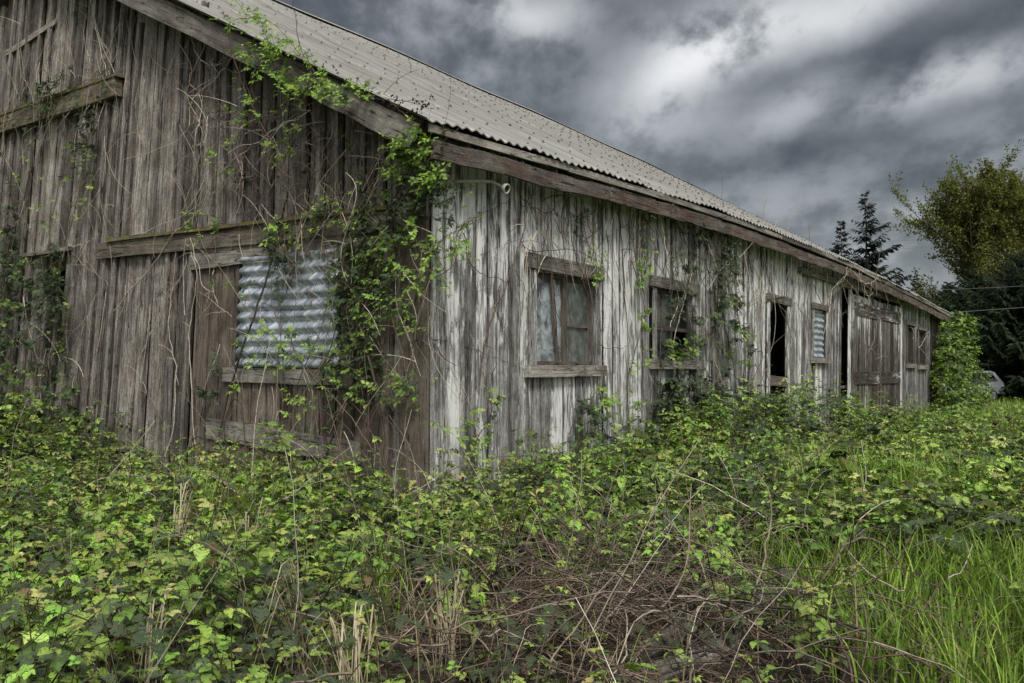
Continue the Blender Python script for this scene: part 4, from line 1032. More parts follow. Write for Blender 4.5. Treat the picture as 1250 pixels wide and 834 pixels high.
def shoot(kind, lod):
    """one bramble shoot in its own space: leaves + stem tubes"""
    L = Leaves(); T = []
    up = np.array([0, 0, 1.])
    if kind == 'young':
        h = random.uniform(.24, .44); ls = (.044, .070); k = random.randint(6, 8)
        stem = np.array([(0, 0, 0), (random.gauss(0, .02), random.gauss(0, .02), h * .5), (random.gauss(0, .04), random.gauss(0, .04), h)])
    elif kind == 'tall':
        h = random.uniform(.4, .62); ls = (.050, .076); k = random.randint(7, 10)
        stem = np.array([(0, 0, 0), (random.gauss(0, .05), random.gauss(0, .05), h * .5), (random.gauss(0, .1), random.gauss(0, .1), h)])
    else:
        h = random.uniform(.15, .3); ls = random.choice(((.07, .10), (.095, .14))); k = random.randint(3, 5)
        stem = np.array([(0, 0, 0), (random.gauss(0, .06), random.gauss(0, .06), h * .6), (random.gauss(0, .14), random.gauss(0, .14), h)])
    c = spline(stem, 7); pal = {'young': YOUNG, 'tall': YOUNG + MIDG, 'dark': DARK}[kind]; base = pick(pal, .1)
    T.append((c, np.linspace(.0042, .0022, 7), (.09, .10, .04) if kind != 'dark' else (.07, .04, .03)))
    a = random.uniform(0, 6.28)
    for i in range(k):
        t = .3 + .7 * i / (k - 1); p = c[min(6, int(t * 6))]; a += 2.4 + random.uniform(-.4, .4)
        el = random.uniform(.05, .5) + (.35 if i > k - 3 and kind != 'dark' else 0) - (.25 if kind == 'dark' else 0)
        d = np.array([math.cos(a) * math.cos(el), math.sin(a) * math.cos(el), math.sin(el)])
        pl = random.uniform(.03, .075) * (1 if i < k - 2 else .4); e = p + d * pl
        T.append((np.array([p, (p + e) / 2 + (0, 0, .004), e]), np.array([.0018, .0015, .0012]), (.10, .13, .045) if kind != 'dark' else (.06, .05, .035)))
        sz = random.uniform(*ls) * (1 if i < k - 2 else .72)
        col = pick([base, random.choice(pal)], .12)
        if i > k - 3 and kind != 'dark': col = tuple(min(.4, c_ * 1.18) for c_ in col)
        if kind != 'dark' and i < 3: col = pick(MIDG + MIDG + DARK + YOUNG)
        L.cluster(e, nrm(d * (1, 1, .2) + (0, 0, random.uniform(-.35, .15))), nrm(up + .5 * d), sz, col, random.choice((3, 3, 3, 5)) if lod < 2 else 3)
    return L.arrays(), T
def instance(geo, tpls, tplmesh, X, Y, Z, kinds, scale, lod, stems=True, bright=None):
    for ki, tl in enumerate(tpls):
        for vi, (LA, T) in enumerate(tl):
            sel = np.where((kinds == ki) & (np.arange(len(X)) % len(tl) == vi))[0]
            if len(sel) == 0: continue
            m = len(sel); th = rng.random(m) * 6.283; tx = rng.normal(0, .22, m); ty = rng.normal(0, .22, m)
            cz, sz = np.cos(th), np.sin(th)
            Rm = np.zeros((m, 3, 3)); Rm[:, 0, 0] = cz; Rm[:, 0, 1] = -sz; Rm[:, 1, 0] = sz; Rm[:, 1, 1] = cz; Rm[:, 2, 2] = 1
            Tm = np.tile(np.eye(3), (m, 1, 1)); Tm[:, 0, 2] = tx; Tm[:, 2, 0] = -tx; Tm[:, 1, 2] = ty; Tm[:, 2, 1] = -ty
            Rm = Tm @ Rm; s = scale[sel]; pos = np.stack([X[sel], Y[sel], Z[sel]], 1)
            O, D, Nn, S, C = LA
            O2 = np.einsum('mij,kj->mki', Rm, O) * s[:, None, None] + pos[:, None, :]
            D2 = np.einsum('mij,kj->mki', Rm, D); N2 = np.einsum('mij,kj->mki', Rm, Nn)
            S2 = S[None] * s[:, None] * (1 + .2 * rng.normal(0, 1, (m, len(S))))
            tone = (1 + .24 * rng.normal(0, 1, (m, 1, 1))) * (1 + .06 * rng.normal(0, 1, (m, 1, 3)))
            if bright is not None: tone = tone * bright[sel][:, None, None]
            C2 = C[None] * np.clip(tone, .4, 1.6)
            brown = rng.random(C2.shape[:2]) < .025; C2[brown] = np.array((.17, .10, .05)) * rng.uniform(.5, 1.3, (brown.sum(), 1))
            bake_leaves(geo, tplmesh, O2.reshape(-1, 3), D2.reshape(-1, 3), N2.reshape(-1, 3), S2.ravel(), C2.reshape(-1, 3))
            if stems:
                for c, r, col in T:
                    P = np.einsum('mij,kj->mki', Rm, c) * s[:, None, None] + pos[:, None, :]
                    geo.addtubes(P, np.tile(r, (m, 1)), np.tile(np.array(col), (m, 1)), 3)
def scatter(n, f0, f1, rmax=lambda f: .60 * f + 2.4, dens=density):
    f = np.sqrt(rng.random(n) * (f1 ** 2 - f0 ** 2) + f0 ** 2); r = (rng.random(n) * 2 - 1) * rmax(f)
    x, y = GX(r, f); ok = outside(x, y) & (rng.random(n) < dens(x, y)); return x[ok], y[ok], r[ok], f[ok]

thick = Geo()
KINDS = ['young', 'tall', 'dark']
for lod, (n, f0, f1, tpl, nv, st) in enumerate(((6600, 2.5, 8.2, LF_NEAR, 7, True), (11500, 8.2, 18, LF_MID, 6, True), (9500, 18, 42, LF_FAR, 4, False))):
    tp = [[shoot(k, lod) for _ in range(nv)] for k in KINDS]
    x, y, r, f = scatter(n, f0, f1)
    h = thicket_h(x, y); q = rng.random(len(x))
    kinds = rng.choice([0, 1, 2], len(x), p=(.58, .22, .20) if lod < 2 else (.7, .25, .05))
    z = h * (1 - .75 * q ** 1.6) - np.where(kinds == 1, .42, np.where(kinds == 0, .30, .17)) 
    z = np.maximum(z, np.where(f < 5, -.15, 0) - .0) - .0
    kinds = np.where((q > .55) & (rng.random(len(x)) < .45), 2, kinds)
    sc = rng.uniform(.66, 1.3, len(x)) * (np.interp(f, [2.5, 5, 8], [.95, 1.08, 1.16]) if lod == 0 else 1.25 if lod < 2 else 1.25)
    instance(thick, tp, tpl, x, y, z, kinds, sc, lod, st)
# canes that run through the thicket
n = 420; x, y, r, f = scatter(n, 2.6, 20); m = len(x); K = 9; t = np.linspace(0, 1, K)[None, :, None]
a = rng.random(m) * 6.283; Lh = rng.uniform(.5, 1.5, m); h = thicket_h(x, y)
P = np.stack([x, y, h * rng.uniform(0, .6, m)], 1)[:, None, :] + np.stack([np.cos(a) * Lh, np.sin(a) * Lh, 0 * a], 1)[:, None, :] * t
P[:, :, 2] += (h * rng.uniform(.1, .75, m))[:, None] * np.sin(t[..., 0] * math.pi) + np.cumsum(rng.normal(0, .012, (m, K)), 1)
inside = ~outside(P[:, :, 0], P[:, :, 1], .05).all(1)
P = P[~inside]; cc = np.array([pick(CANE_RED + CANE_BROWN + CANE_DARK) for _ in range(len(P))])
thick.addtubes(P, rng.uniform(.0025, .006, len(P))[:, None] * np.linspace(1, .5, K)[None], cc, 4)
tag(thick.build('bramble_thicket', M['leaf']), 'tangled bright green bramble thicket covering the ground in front of the barn', 'brambles', kind='stuff')

# ---- grass
def blades(geo, x, y, z, h, w, lean, cols, K=5):
    m = len(x); a = rng.random(m) * 6.283; t = np.linspace(0, 1, K)
    D = np.stack([np.cos(a), np.sin(a), 0 * a], 1); Sd = np.stack([-np.sin(a), np.cos(a), 0 * a], 1)
    b = rng.normal(0, .35, m); Sd = Sd * np.cos(b)[:, None] + D * np.sin(b)[:, None]
    P = np.stack([x, y, z], 1)[:, None, :] + D[:, None, :] * (h * lean)[:, None, None] * (t ** 2)[None, :, None]
    P[:, :, 2] += h[:, None] * (t[None] - (lean * .45)[:, None] * t[None] ** 3)
    ww = w[:, None] * np.clip(np.array([.7, 1, .9, .6, .08]) if K == 5 else np.linspace(1, .1, K), 0, 1)[None]
    Lf = P + Sd[:, None, :] * ww[..., None] / 2; Rt = P - Sd[:, None, :] * ww[..., None] / 2
    V = np.stack([Lf, Rt], 2).reshape(m, K * 2, 3)
    i = np.arange(K - 1) * 2; q = np.stack([i, i + 1, i + 3, i + 2], -1)
    Q = (q[None] + (np.arange(m) * K * 2)[:, None, None]).reshape(-1, 4)
    geo.add(V.reshape(-1, 3), np.repeat(cols, K * 2, axis=0), q=Q)
GREEN = np.array([(.14, .24, .028), (.19, .30, .04), (.09, .16, .025), (.24, .33, .06), (.13, .22, .03)])
def gcols(m, dry=.04):
    c = GREEN[rng.integers(0, len(GREEN), m)] * (1 + .18 * rng.normal(0, 1, (m, 1))).clip(.55, 1.5)
    k = rng.random(m) < dry; c[k] = np.array((.32, .26, .15)) * rng.uniform(.7, 1.2, (k.sum(), 1)); return c
gr = Geo()
def patch(n, r0, r1, f0, f1, h, w, lean, z=0, dry=.04, dens=None):
    r = rng.uniform(r0, r1, n); f = rng.uniform(f0, f1, n); x, y = GX(r, f); ok = outside(x, y)
    if dens is not None: ok &= rng.random(n) < dens(r, f)
    x, y = x[ok], y[ok]; m = len(x)
    blades(gr, x, y, np.full(m, z), rng.uniform(*h, m), rng.uniform(*w, m), rng.uniform(*lean, m), gcols(m, dry))
patch(11000, 1.5, 6.4, 2.6, 7.6, (.28, .60), (.007, .014), (.1, .8), 0, .05, lambda r, f: smooth(r, 1.45, 2.2) * (.55 + .45 * (vnoise(r, f, 2.2, 21) > .35)) * (1 - .6 * smooth(f, 6.3, 7.4)))
patch(1900, 3.0, 4.9, 8.0, 11.2, (.55, 1.0), (.011, .020), (.15, .8), .05, .03, lambda r, f: np.exp(-((r - 3.9) / .7) ** 2 - ((f - 9.5) / 1.0) ** 2) * 1.1)
patch(220, 1.2, 3.6, 6.6, 9.0, (.4, .8), (.006, .011), (.2, .8), .05, .08, lambda r, f: vnoise(r, f, 1.8, 22) * .8)
patch(1300, -2.0, -.3, 4.9, 7.6, (.3, .6), (.006, .011), (.1, .5), 0, .10, lambda r, f: np.exp(-((r + 1.0) / .4) ** 2 - ((f - 6.3) / .7) ** 2))
patch(420, -3.2, -1.9, 7.6, 9.0, (.5, .9), (.007, .012), (.2, .7), .05, .25, lambda r, f: np.exp(-((r + 2.6) / .35) ** 2 - ((f - 8.4) / .5) ** 2))
patch(260, -4.2, .8, 3.0, 8.5, (.3, .65), (.004, .009), (.2, .9), .05, .35)
patch(350, -1, 1.8, 4.0, 8.0, (.2, .5), (.004, .008), (.3, 1.0), 0, .75)
patch(17000, 5, 32, 13, 48, (.25, .55), (.012, .03), (.2, .8), 0, .06, lambda r, f: smooth(r - .44 * f, -1.0, 1.6) * (r < .62 * f + 3) * (.4 + .6 * vnoise(r, f, .6, 30)))
patch(3500, 4.5, 11, 7, 14, (.25, .55), (.008, .016), (.2, .8), 0, .06, lambda r, f: smooth(r - .40 * f, -.3, 1.5))
tag(gr.build('grass', M['blade']), 'long fresh green grass growing through the brambles and field', 'grass', kind='stuff')

# ---- fallen dry stems and litter in the hollow
dead = Geo()
def twigs(n, r0, r1, f0, f1, L, rad, zr, el, cols, K=8, cur=.38):
    r = rng.normal((r0 + r1) / 2, (r1 - r0) / 3.2, n); f = rng.normal((f0 + f1) / 2, (f1 - f0) / 3.2, n); x, y = GX(r, f); ok = outside(x, y); x, y = x[ok], y[ok]; m = len(x)
    a = rng.random(m) * 6.283; e = rng.uniform(*el, m); Ls = rng.uniform(*L, m); t = np.linspace(0, 1, K)
    D = np.stack([np.cos(a) * np.cos(e), np.sin(a) * np.cos(e), np.sin(e)], 1)
    B = rng.normal(0, cur, (m, 3)); B[:, 2] -= .2
    P = np.stack([x, y, rng.uniform(*zr, m)], 1)[:, None, :] + Ls[:, None, None] * (D[:, None, :] * t[None, :, None] + B[:, None, :] * (t ** 2)[None, :, None]) + np.cumsum(rng.normal(0, .012, (m, K, 3)), 1)
    P[:, :, 2] = np.maximum(P[:, :, 2], .01)
    C = np.array([pick(cols, .3) for _ in range(m)])
    dead.addtubes(P, rng.uniform(*rad, m)[:, None] * np.linspace(1, .5, K)[None], C, 4)
twigs(900, -.8, 2.0, 3.9, 7.0, (.25, .8), (.002, .007), (.02, .38), (-.1, .6), CANE_BROWN + CANE_BROWN + CANE_PALE[2:] + CANE_RED + CANE_DARK + CANE_DARK)
twigs(420, -.8, 1.9, 3.6, 7.0, (.2, .6), (.0015, .003), (.0, .2), (-.2, .4), CANE_BROWN + CANE_DARK)
twigs(80, -.8, 2.0, 4.4, 7.4, (.5, 1.1), (.002, .0045), (.0, .2), (.6, 1.5), CANE_BROWN + CANE_PALE[2:], cur=.35)
twigs(130, -4.0, 1.0, 3.5, 9.0, (.4, .9), (.0018, .004), (.05, .35), (.2, 1.4), CANE_BROWN + CANE_PALE, cur=.4)
twigs(90, -4.5, -1.0, 7.5, 10.5, (.5, 1.2), (.0025, .006), (.05, .4), (.4, 1.5), CANE_PALE + CANE_RED, cur=.4)
twigs(50, .5, 4.5, 6.5, 10, (.4, 1.0), (.002, .005), (.2, .5), (.0, 1.2), CANE_PALE + CANE_BROWN, cur=.4)
# curled dead leaves on the soil
n = 1500; r = rng.normal(.5, 1.3, n); f = rng.normal(5.8, 1.2, n); x, y = GX(r, f); ok = outside(x, y); m = ok.sum()
a = rng.random(m) * 6.283
bake_leaves(dead, LF_MID, np.stack([x[ok], y[ok], rng.uniform(.01, .09, m)], 1), np.stack([np.cos(a), np.sin(a), rng.normal(0, .25, m)], 1), np.stack([rng.normal(0, .4, m), rng.normal(0, .4, m), np.ones(m)], 1), rng.uniform(.035, .07, m),
            np.array([(.09, .06, .04), (.14, .10, .07), (.05, .035, .026), (.2, .16, .115)])[rng.integers(0, 4, m)])
tag(dead.build('dead_stems', M['cane']), 'fallen dry stems and dead leaves littering the hollow in front', 'dead stems', kind='stuff')

# ---- single plants one can point at
def at_ground(px, py, z=0.0): return hit(px, py, 2, z)
def at_depth(px, py, f):
    d = ray(px, py); t = f / (d @ FW); return EYE + d * t
def arch(name, label, path, depth, r, col, twig=4, leaves=0, group='arching dead canes', lc=YOUNG, wob=.02, tpr=.5):
    v = Vine(name, label, 'cane', group)
    v.wall = 'L'
    ds = depth if hasattr(depth, '__len__') else [depth] * len(path)
    pts = [at_depth(x, y, d) for (x, y), d in zip(path, ds)]
    pts[0][2] = max(-.02, min(pts[0][2], .0)) if False else pts[0][2]
    base = pts[0].copy(); base[2] = -.03
    if pts[0][2] > .03: pts = [base] + pts
    v.cane3(pts, r, col, wob, tpr, twig, (.12, .4), leaves, (.04, .055), lc); v.build()
arch('dead_cane', 'thick pale dead cane bent into a tall hoop right of the twig pile', [(972, 762), (1005, 700), (1030, 665), (1058, 656), (1085, 672), (1103, 700), (1098, 740)], [5.6, 5.75, 5.9, 6.0, 6.1, 6.15, 6.2], .011, CANE_BROWN, 5)
arch('dead_cane', 'slim pale dead cane standing upright with a hooked tip in the centre', [(893, 800), (925, 700), (938, 640), (933, 590), (922, 568), (910, 572)], [5.2, 5.6, 5.9, 6.0, 6.1, 6.1], .007, CANE_BROWN, 5)
arch('dead_cane', 'straight grey dead stem leaning over the brambles left of the long grass', [(1056, 650), (1052, 610), (1044, 570), (1036, 545)], 7.6, .007, CANE_PALE, 3)
arch('dead_cane', 'blackish dead cane looping over the grass at lower right', [(1092, 834), (1100, 770), (1112, 735), (1128, 732), (1142, 752), (1132, 780)], 4.9, .007, CANE_DARK, 4)
arch('dead_cane', 'dark arched cane in the brambles left of the twig pile centre', [(832, 690), (842, 640), (858, 618), (875, 620), (884, 640)], 7.0, .007, CANE_BROWN, 3)
arch('dead_cane', 'brown arched cane in front of the corner boards', [(538, 610), (545, 580), (565, 568), (585, 574), (596, 590)], 8.9, .008, CANE_BROWN, 3)
arch('dead_cane', 'long red cane rising from the brambles across the corner boards', [(500, 625), (470, 575), (435, 525), (400, 480), (370, 445)], [9.0, 9.4, 9.8, 10.3, 10.6], .008, CANE_RED, 5)
arch('dead_cane', 'dark purple bare cane leaning left through the lower left leaves', [(530, 834), (540, 790), (600, 730), (640, 690)][::-1] if False else [(140, 790), (185, 745), (215, 712), (245, 690)], [4.2, 4.6, 5.0, 5.2], .010, CANE_DARK, 3)
arch('dead_cane', 'pale grey dead stem slanting up across the brown twig pile', [(640, 800), (700, 760), (770, 690), (860, 590)][0:4], [5.4, 5.8, 6.3, 7.2], .005, CANE_PALE, 4)
arch('dead_cane', 'forked pale dead stem standing at the front right of the twig pile', [(776, 834), (765, 790), (748, 755)], [5.0, 5.2, 5.3], .006, CANE_PALE, 3)
arch('dead_cane', 'pale dead cane bent low at the bottom right of the twig pile', [(832, 790), (845, 755), (862, 737), (878, 740), (884, 770)], 5.1, .008, CANE_PALE, 3)
arch('dead_cane', 'two toned dead stem beside the grass tuft at centre left', [(352, 834), (380, 760), (372, 690), (340, 640)], [4.6, 5.4, 6.0, 6.2], .008, CANE_DARK, 4)

# drooping clumps of bleached dry grass
def drytuft(label, px, py, f, n, h, drop):
    p0 = at_depth(px, py, f); g = Geo(); K = 8; t = np.linspace(0, 1, K)
    base = np.array([p0[0], p0[1], 0.0]); H = p0[2]
    a = rng.normal(0, .7, n) + random.uniform(0, 6.28); L = rng.uniform(.2, .42, n); drop = (drop[0] * 2.2, drop[1] * 2.6)
    D = np.stack([np.cos(a), np.sin(a), 0 * a], 1)
    P = base + rng.normal(0, .03, (n, 1, 3)) * (1, 1, 0) + D[:, None, :] * L[:, None, None] * (t ** 1.3)[None, :, None]
    hh = H * rng.uniform(.55, 1.1, n); P[:, :, 2] = hh[:, None] * np.sin(np.minimum(t * 1.25, 1) * math.pi / 2)[None] - (rng.uniform(*drop, n))[:, None] * np.clip(t - .6, 0, 1)[None] ** 1.2 * 3
    Sd = np.cross(D, (0, 0, 1.)); w = rng.uniform(.005, .010, n)[:, None] * np.array([.3, .4, .6, .9, 1, .9, .7, .2])[None]
    V = np.stack([P + Sd[:, None] * w[..., None] / 2, P - Sd[:, None] * w[..., None] / 2], 2).reshape(n, K * 2, 3); i = np.arange(K - 1) * 2
    q = np.stack([i, i + 1, i + 3, i + 2], -1); Q = (q[None] + (np.arange(n) * K * 2)[:, None, None]).reshape(-1, 4)
    C = np.array([(.5, .42, .3), (.42, .34, .23), (.58, .5, .38)])[rng.integers(0, 3, n)] * rng.uniform(.75, 1.1, (n, 1))
    g.add(V.reshape(-1, 3), np.repeat(C, K * 2, axis=0), q=Q)
    o = g.build('dry_grass_tuft', M['blade']); me = o.data
    co = np.zeros(len(me.vertices) * 3, np.float32); me.vertices.foreach_get('co', co); co = co.reshape(-1, 3) - base.astype(np.float32); me.vertices.foreach_set('co', co.ravel()); o.location = base
    tag(o, label, 'dry grass', 'clumps of bleached dry grass')
drytuft('bleached grass clump drooping beside the green tuft at lower left of centre', 376, 676, 4.7, 34, .4, (.1, .25))
drytuft('bleached hanging grass blades at the centre left edge of the twig pile', 545, 704, 4.8, 26, .35, (.1, .22))
drytuft('bleached grass blades arching over the leaves at middle left', 90, 626, 6.0, 16, .6, (.05, .15))
drytuft('bleached grass bent over below the gable door', 215, 592, 7.2, 18, .6, (.08, .2))
drytuft('small curled bleached grass clump at the bottom left', 170, 730, 4.1, 14, .4, (.03, .1))
drytuft('bleached curl of grass under the gable door right of the green blades', 300, 608, 6.9, 16, .5, (.08, .2))
drytuft('short bleached grass clump at the bottom edge near centre', 430, 742, 4.1, 34, .3, (.1, .25))

# rotten logs lying in the twig pile
def log(label, a, b, r):
    p, q = at_ground(*a, r * .8), at_ground(*b, r * .8); mb = MB(); K = 9; n = 12
    c = spline([p, (p + q) / 2 + rng.normal(0, .02, 3), q], K)
    rad = r * (1 + rng.normal(0, .07, K)); ax = nrm(q - p); s = nrm(np.cross(ax, (0, 0, 1.))); u = np.cross(s, ax)
    lum = 1 + rng.normal(0, .1, n)
    P = [[c[i] + (s * math.cos(k * 6.2832 / n) + u * math.sin(k * 6.2832 / n)) * rad[i] * lum[k % n] for k in range(n + 1)] for i in range(K)]
    org = tuple(map(float, p)); root = tag(empty('fallen_log', org), label, 'log', 'rotten logs in the twig pile')
    mb.grid(P, lambda i, j: (j * .04, i * .12), (.5, .6, .5)); mb.build('bark', M['trim_wood'], root, True)
    for e, nm in ((0, 1), (K - 1, -1)):
        mb = MB(); ctr = c[e]; ring = P[e][:n]
        mb.add([ctr] + ring, [[0, 1 + k, 1 + (k + 1) % n] for k in range(n)], [[(0, 0)] * 3] * n, (.4, .9, .5)); mb.build('cut_end', M['door_wood'], root)
log('pale rotten log with cut end at the bottom edge of the twig pile', (800, 825), (905, 775), .055)
log('thicker grey rotten log behind the pale one in the twig pile', (780, 800), (870, 742), .06)
log('short rotten log half hidden under twigs right of centre', (905, 745), (985, 718), .05)

# dried seed heads on thin stems among the right-hand brambles
def seedhead(label, px, py, f, r=.03):
    p = at_depth(px, py, f); b = np.array([p[0] + random.uniform(-.1, .1), p[1] + random.uniform(-.1, .1), 0.0])
    root = tag(empty('seed_head', tuple(map(float, b))), label, 'seed head', 'dried seed heads')
    mb = MB(); mb.tube(spline([b, (b + p) / 2 + rng.normal(0, .03, 3), p], 8), .004, 5, (.15, .1, .07)); mb.build('stem', M['cane'], root, True)
    mb = MB(); n = 8; P = []
    for i in range(7):
        t = i / 6; P.append([p + np.array([math.cos(k * 6.2832 / n), math.sin(k * 6.2832 / n), 0]) * r * math.sin(math.pi * min(max(t, .03), .97)) * random.uniform(.85, 1.15) + np.array([0, 0, (t - .4) * r * 2.2]) for k in range(n)]); P[-1].append(P[-1][0])
    mb.grid(P, lambda i, j: (i, j), (.5, .5, .5)); mb.build('head', M['seed'], root)
seedhead('upper dark seed head beside the field grass at right', 1231, 511, 14, .05); seedhead('lower dark seed head left of the upper one at right', 1215, 517, 14, .045)
seedhead('brown seed head nearest the right edge above the grass', 1239, 752, 5.4, .022); seedhead('shaggy brown seed head in the brambles at right', 1181, 696, 7.0, .03); seedhead('shaggy dark seed head right of the shaggy brown one', 1232, 694, 7.0, .035); seedhead('small russet seed head left of the shaggy brown one', 1148, 692, 7.0, .02)
# ------------------------------------------------------------------ far end: climbing shrub, car, trees, cables
def leafmass(name, label, cat, blobs, n, size, cols, stems, group=None, tpl=LF_MID):
    base = stems[0][0][0]; root = tag(empty(name, tuple(map(float, (base[0], base[1], 0)))), label, cat, group)
    L = Leaves(); g = Geo()
    for c, rad, wt in blobs:
        c = np.array(c); rad = np.array(rad)
        for _ in range(int(n * wt)):
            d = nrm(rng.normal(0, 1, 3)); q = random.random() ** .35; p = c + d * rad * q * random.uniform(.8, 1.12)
            if p[2] < .05 : continue
            if p[0] < 31.4 and p[0] > 0 and p[1] > -.06: p[1] = -.06 - random.random() * .2
            col = pick(cols, .25)
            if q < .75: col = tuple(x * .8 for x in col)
            dd = nrm(d * (1, 1, .4) + rng.normal(0, .5, 3) + (0, 0, -.25))
            L.cluster(p, dd, nrm(np.array([0, 0, 1.]) + d * .6), random.uniform(*size), col, 3)
    for pts, r in stems: g.addtubes(spline(pts, 14)[None], (r * np.linspace(1, .3, 14))[None], [pick(CANE_BROWN)], 6)
    g.build('stems', M['cane'], root, True); lg = Geo(); L.bake(lg, tpl); lg.build('leaves', M['leaf'], root); return root
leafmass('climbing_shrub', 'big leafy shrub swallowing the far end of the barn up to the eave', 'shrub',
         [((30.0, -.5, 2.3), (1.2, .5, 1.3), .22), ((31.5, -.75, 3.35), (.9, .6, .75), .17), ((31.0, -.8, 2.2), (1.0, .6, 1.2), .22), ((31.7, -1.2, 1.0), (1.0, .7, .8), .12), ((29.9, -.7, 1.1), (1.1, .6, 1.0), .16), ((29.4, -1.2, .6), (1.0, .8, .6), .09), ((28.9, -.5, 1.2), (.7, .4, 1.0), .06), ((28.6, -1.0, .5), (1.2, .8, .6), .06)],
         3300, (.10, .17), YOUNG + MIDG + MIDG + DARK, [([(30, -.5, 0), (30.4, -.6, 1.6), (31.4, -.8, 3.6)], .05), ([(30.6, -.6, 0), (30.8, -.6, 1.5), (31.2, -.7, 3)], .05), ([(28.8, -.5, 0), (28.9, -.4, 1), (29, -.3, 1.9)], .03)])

# ---- car parked beyond the barn
def build_car(px, py, f):
    p = at_depth(px, py, f); base = np.array([p[0], p[1], 0.0])
    fwd = -RT * .93 - FW * .37; fwd = nrm(fwd); lat = nrm(np.cross((0, 0, 1.), fwd))     # tail towards the right
    car = tag(empty('parked_car', tuple(map(float, base))), 'pale silver car parked beyond the shrub at the far end of the barn', 'car')
    def X(l, w, z): return base + fwd * l + lat * w + np.array([0, 0, z])
    prof = [(-2.25, .45), (-2.28, .75), (-2.22, 1.02), (-1.75, 1.62), (-1.5, 1.70), (.1, 1.72), (.45, 1.66), (1.05, 1.14), (1.9, 1.02), (2.2, .82), (2.25, .45)]
    ctr = (0, .8)
    def hw(z): return .90 if z < 1.1 else .90 - (z - 1.1) * .34
    mb = MB(); rows = []
    for s in (-1, -.93, .93, 1):
        rows.append([X(l * (1 if abs(s) < .95 else .985), hw(z) * s, z if abs(s) < .95 else z * .99 + .005) for l, z in prof + [prof[0]]])
    mb.grid(rows, lambda a, b: (a, b), (.5, .5, .5))
    for r, rev in ((rows[0], 1), (rows[-1], 0)):
        k = len(prof); mb.add(r[:k], [list(range(k))[::-1] if rev else list(range(k))], [[(0, 0)] * k], (.5, .5, .5))
    mb.build('body', M['carpaint'], car)
    def quad(name, pts, mat):
        mb = MB(); q = [np.array(x) for x in pts]; nn = nrm(np.cross(q[1] - q[0], q[3] - q[0])); c = sum(q) / 4
        if nn @ (c - X(0, 0, .9)) < 0: nn = -nn
        f_ = [x + nn * .012 for x in q]; b_ = [x - nn * .01 for x in q]
        mb.add(f_ + b_, [[0, 1, 2, 3], [0, 4, 5, 1], [1, 5, 6, 2], [2, 6, 7, 3], [3, 7, 4, 0]], [[(0, 0)] * 4] * 5, (.5, .5, .5)); return mb.build(name, M[mat], car)
    for s in (-1, 1):
        quad('side_window', [X(-1.75, hw(1.15) * s, 1.14), X(-.7, hw(1.15) * s, 1.14), X(-.7, hw(1.6) * s, 1.58), X(-1.5, hw(1.6) * s, 1.56)], 'car_glass')
        quad('side_window', [X(-.62, hw(1.15) * s, 1.14), X(.75, hw(1.15) * s, 1.14), X(.35, hw(1.58) * s, 1.56), X(-.62, hw(1.6) * s, 1.58)], 'car_glass')
        quad('tail_light', [X(-2.27, .62 * s, .78), X(-2.27, .86 * s, .78), X(-2.2, .86 * s, 1.05), X(-2.2, .7 * s, 1.05)], 'tail')
        for l in (-1.4, 1.4):
            mb = MB(); lathe(mb, X(l, .70 * s, .34), lat * s, [(0, .18), (0, .31), (.03, .345), (.17, .345), (.2, .31), (.2, .2)]); w = mb.build('wheel', M['tyre'], car, True)
            mb = MB(); lathe(mb, X(l, .70 * s, .34), lat * s, [(.18, .205), (.195, .2), (.17, .06), (.18, 0)], 10); mb.build('rim', M['rim'], w)
    quad('rear_window', [X(-2.16, -.72, 1.09), X(-2.16, .72, 1.09), X(-1.8, .62, 1.56), X(-1.8, -.62, 1.56)], 'car_glass')
    quad('windscreen', [X(1.0, -.74, 1.19), X(1.0, .74, 1.19), X(.5, .64, 1.6), X(.5, -.64, 1.6)], 'car_glass')
    mb = MB(); mb.plank(X(-2.3, -.88, .52), X(-2.3, .88, .52), (0, 0, .12), fwd * .06, 2, .0); mb.build('bumper', M['carpaint'], car)
    quad('number_plate', [X(-2.30, -.26, .78), X(-2.30, .26, .78), X(-2.29, .26, .9), X(-2.29, -.26, .9)], 'porcelain')
build_car(1173, 470, 50.0)

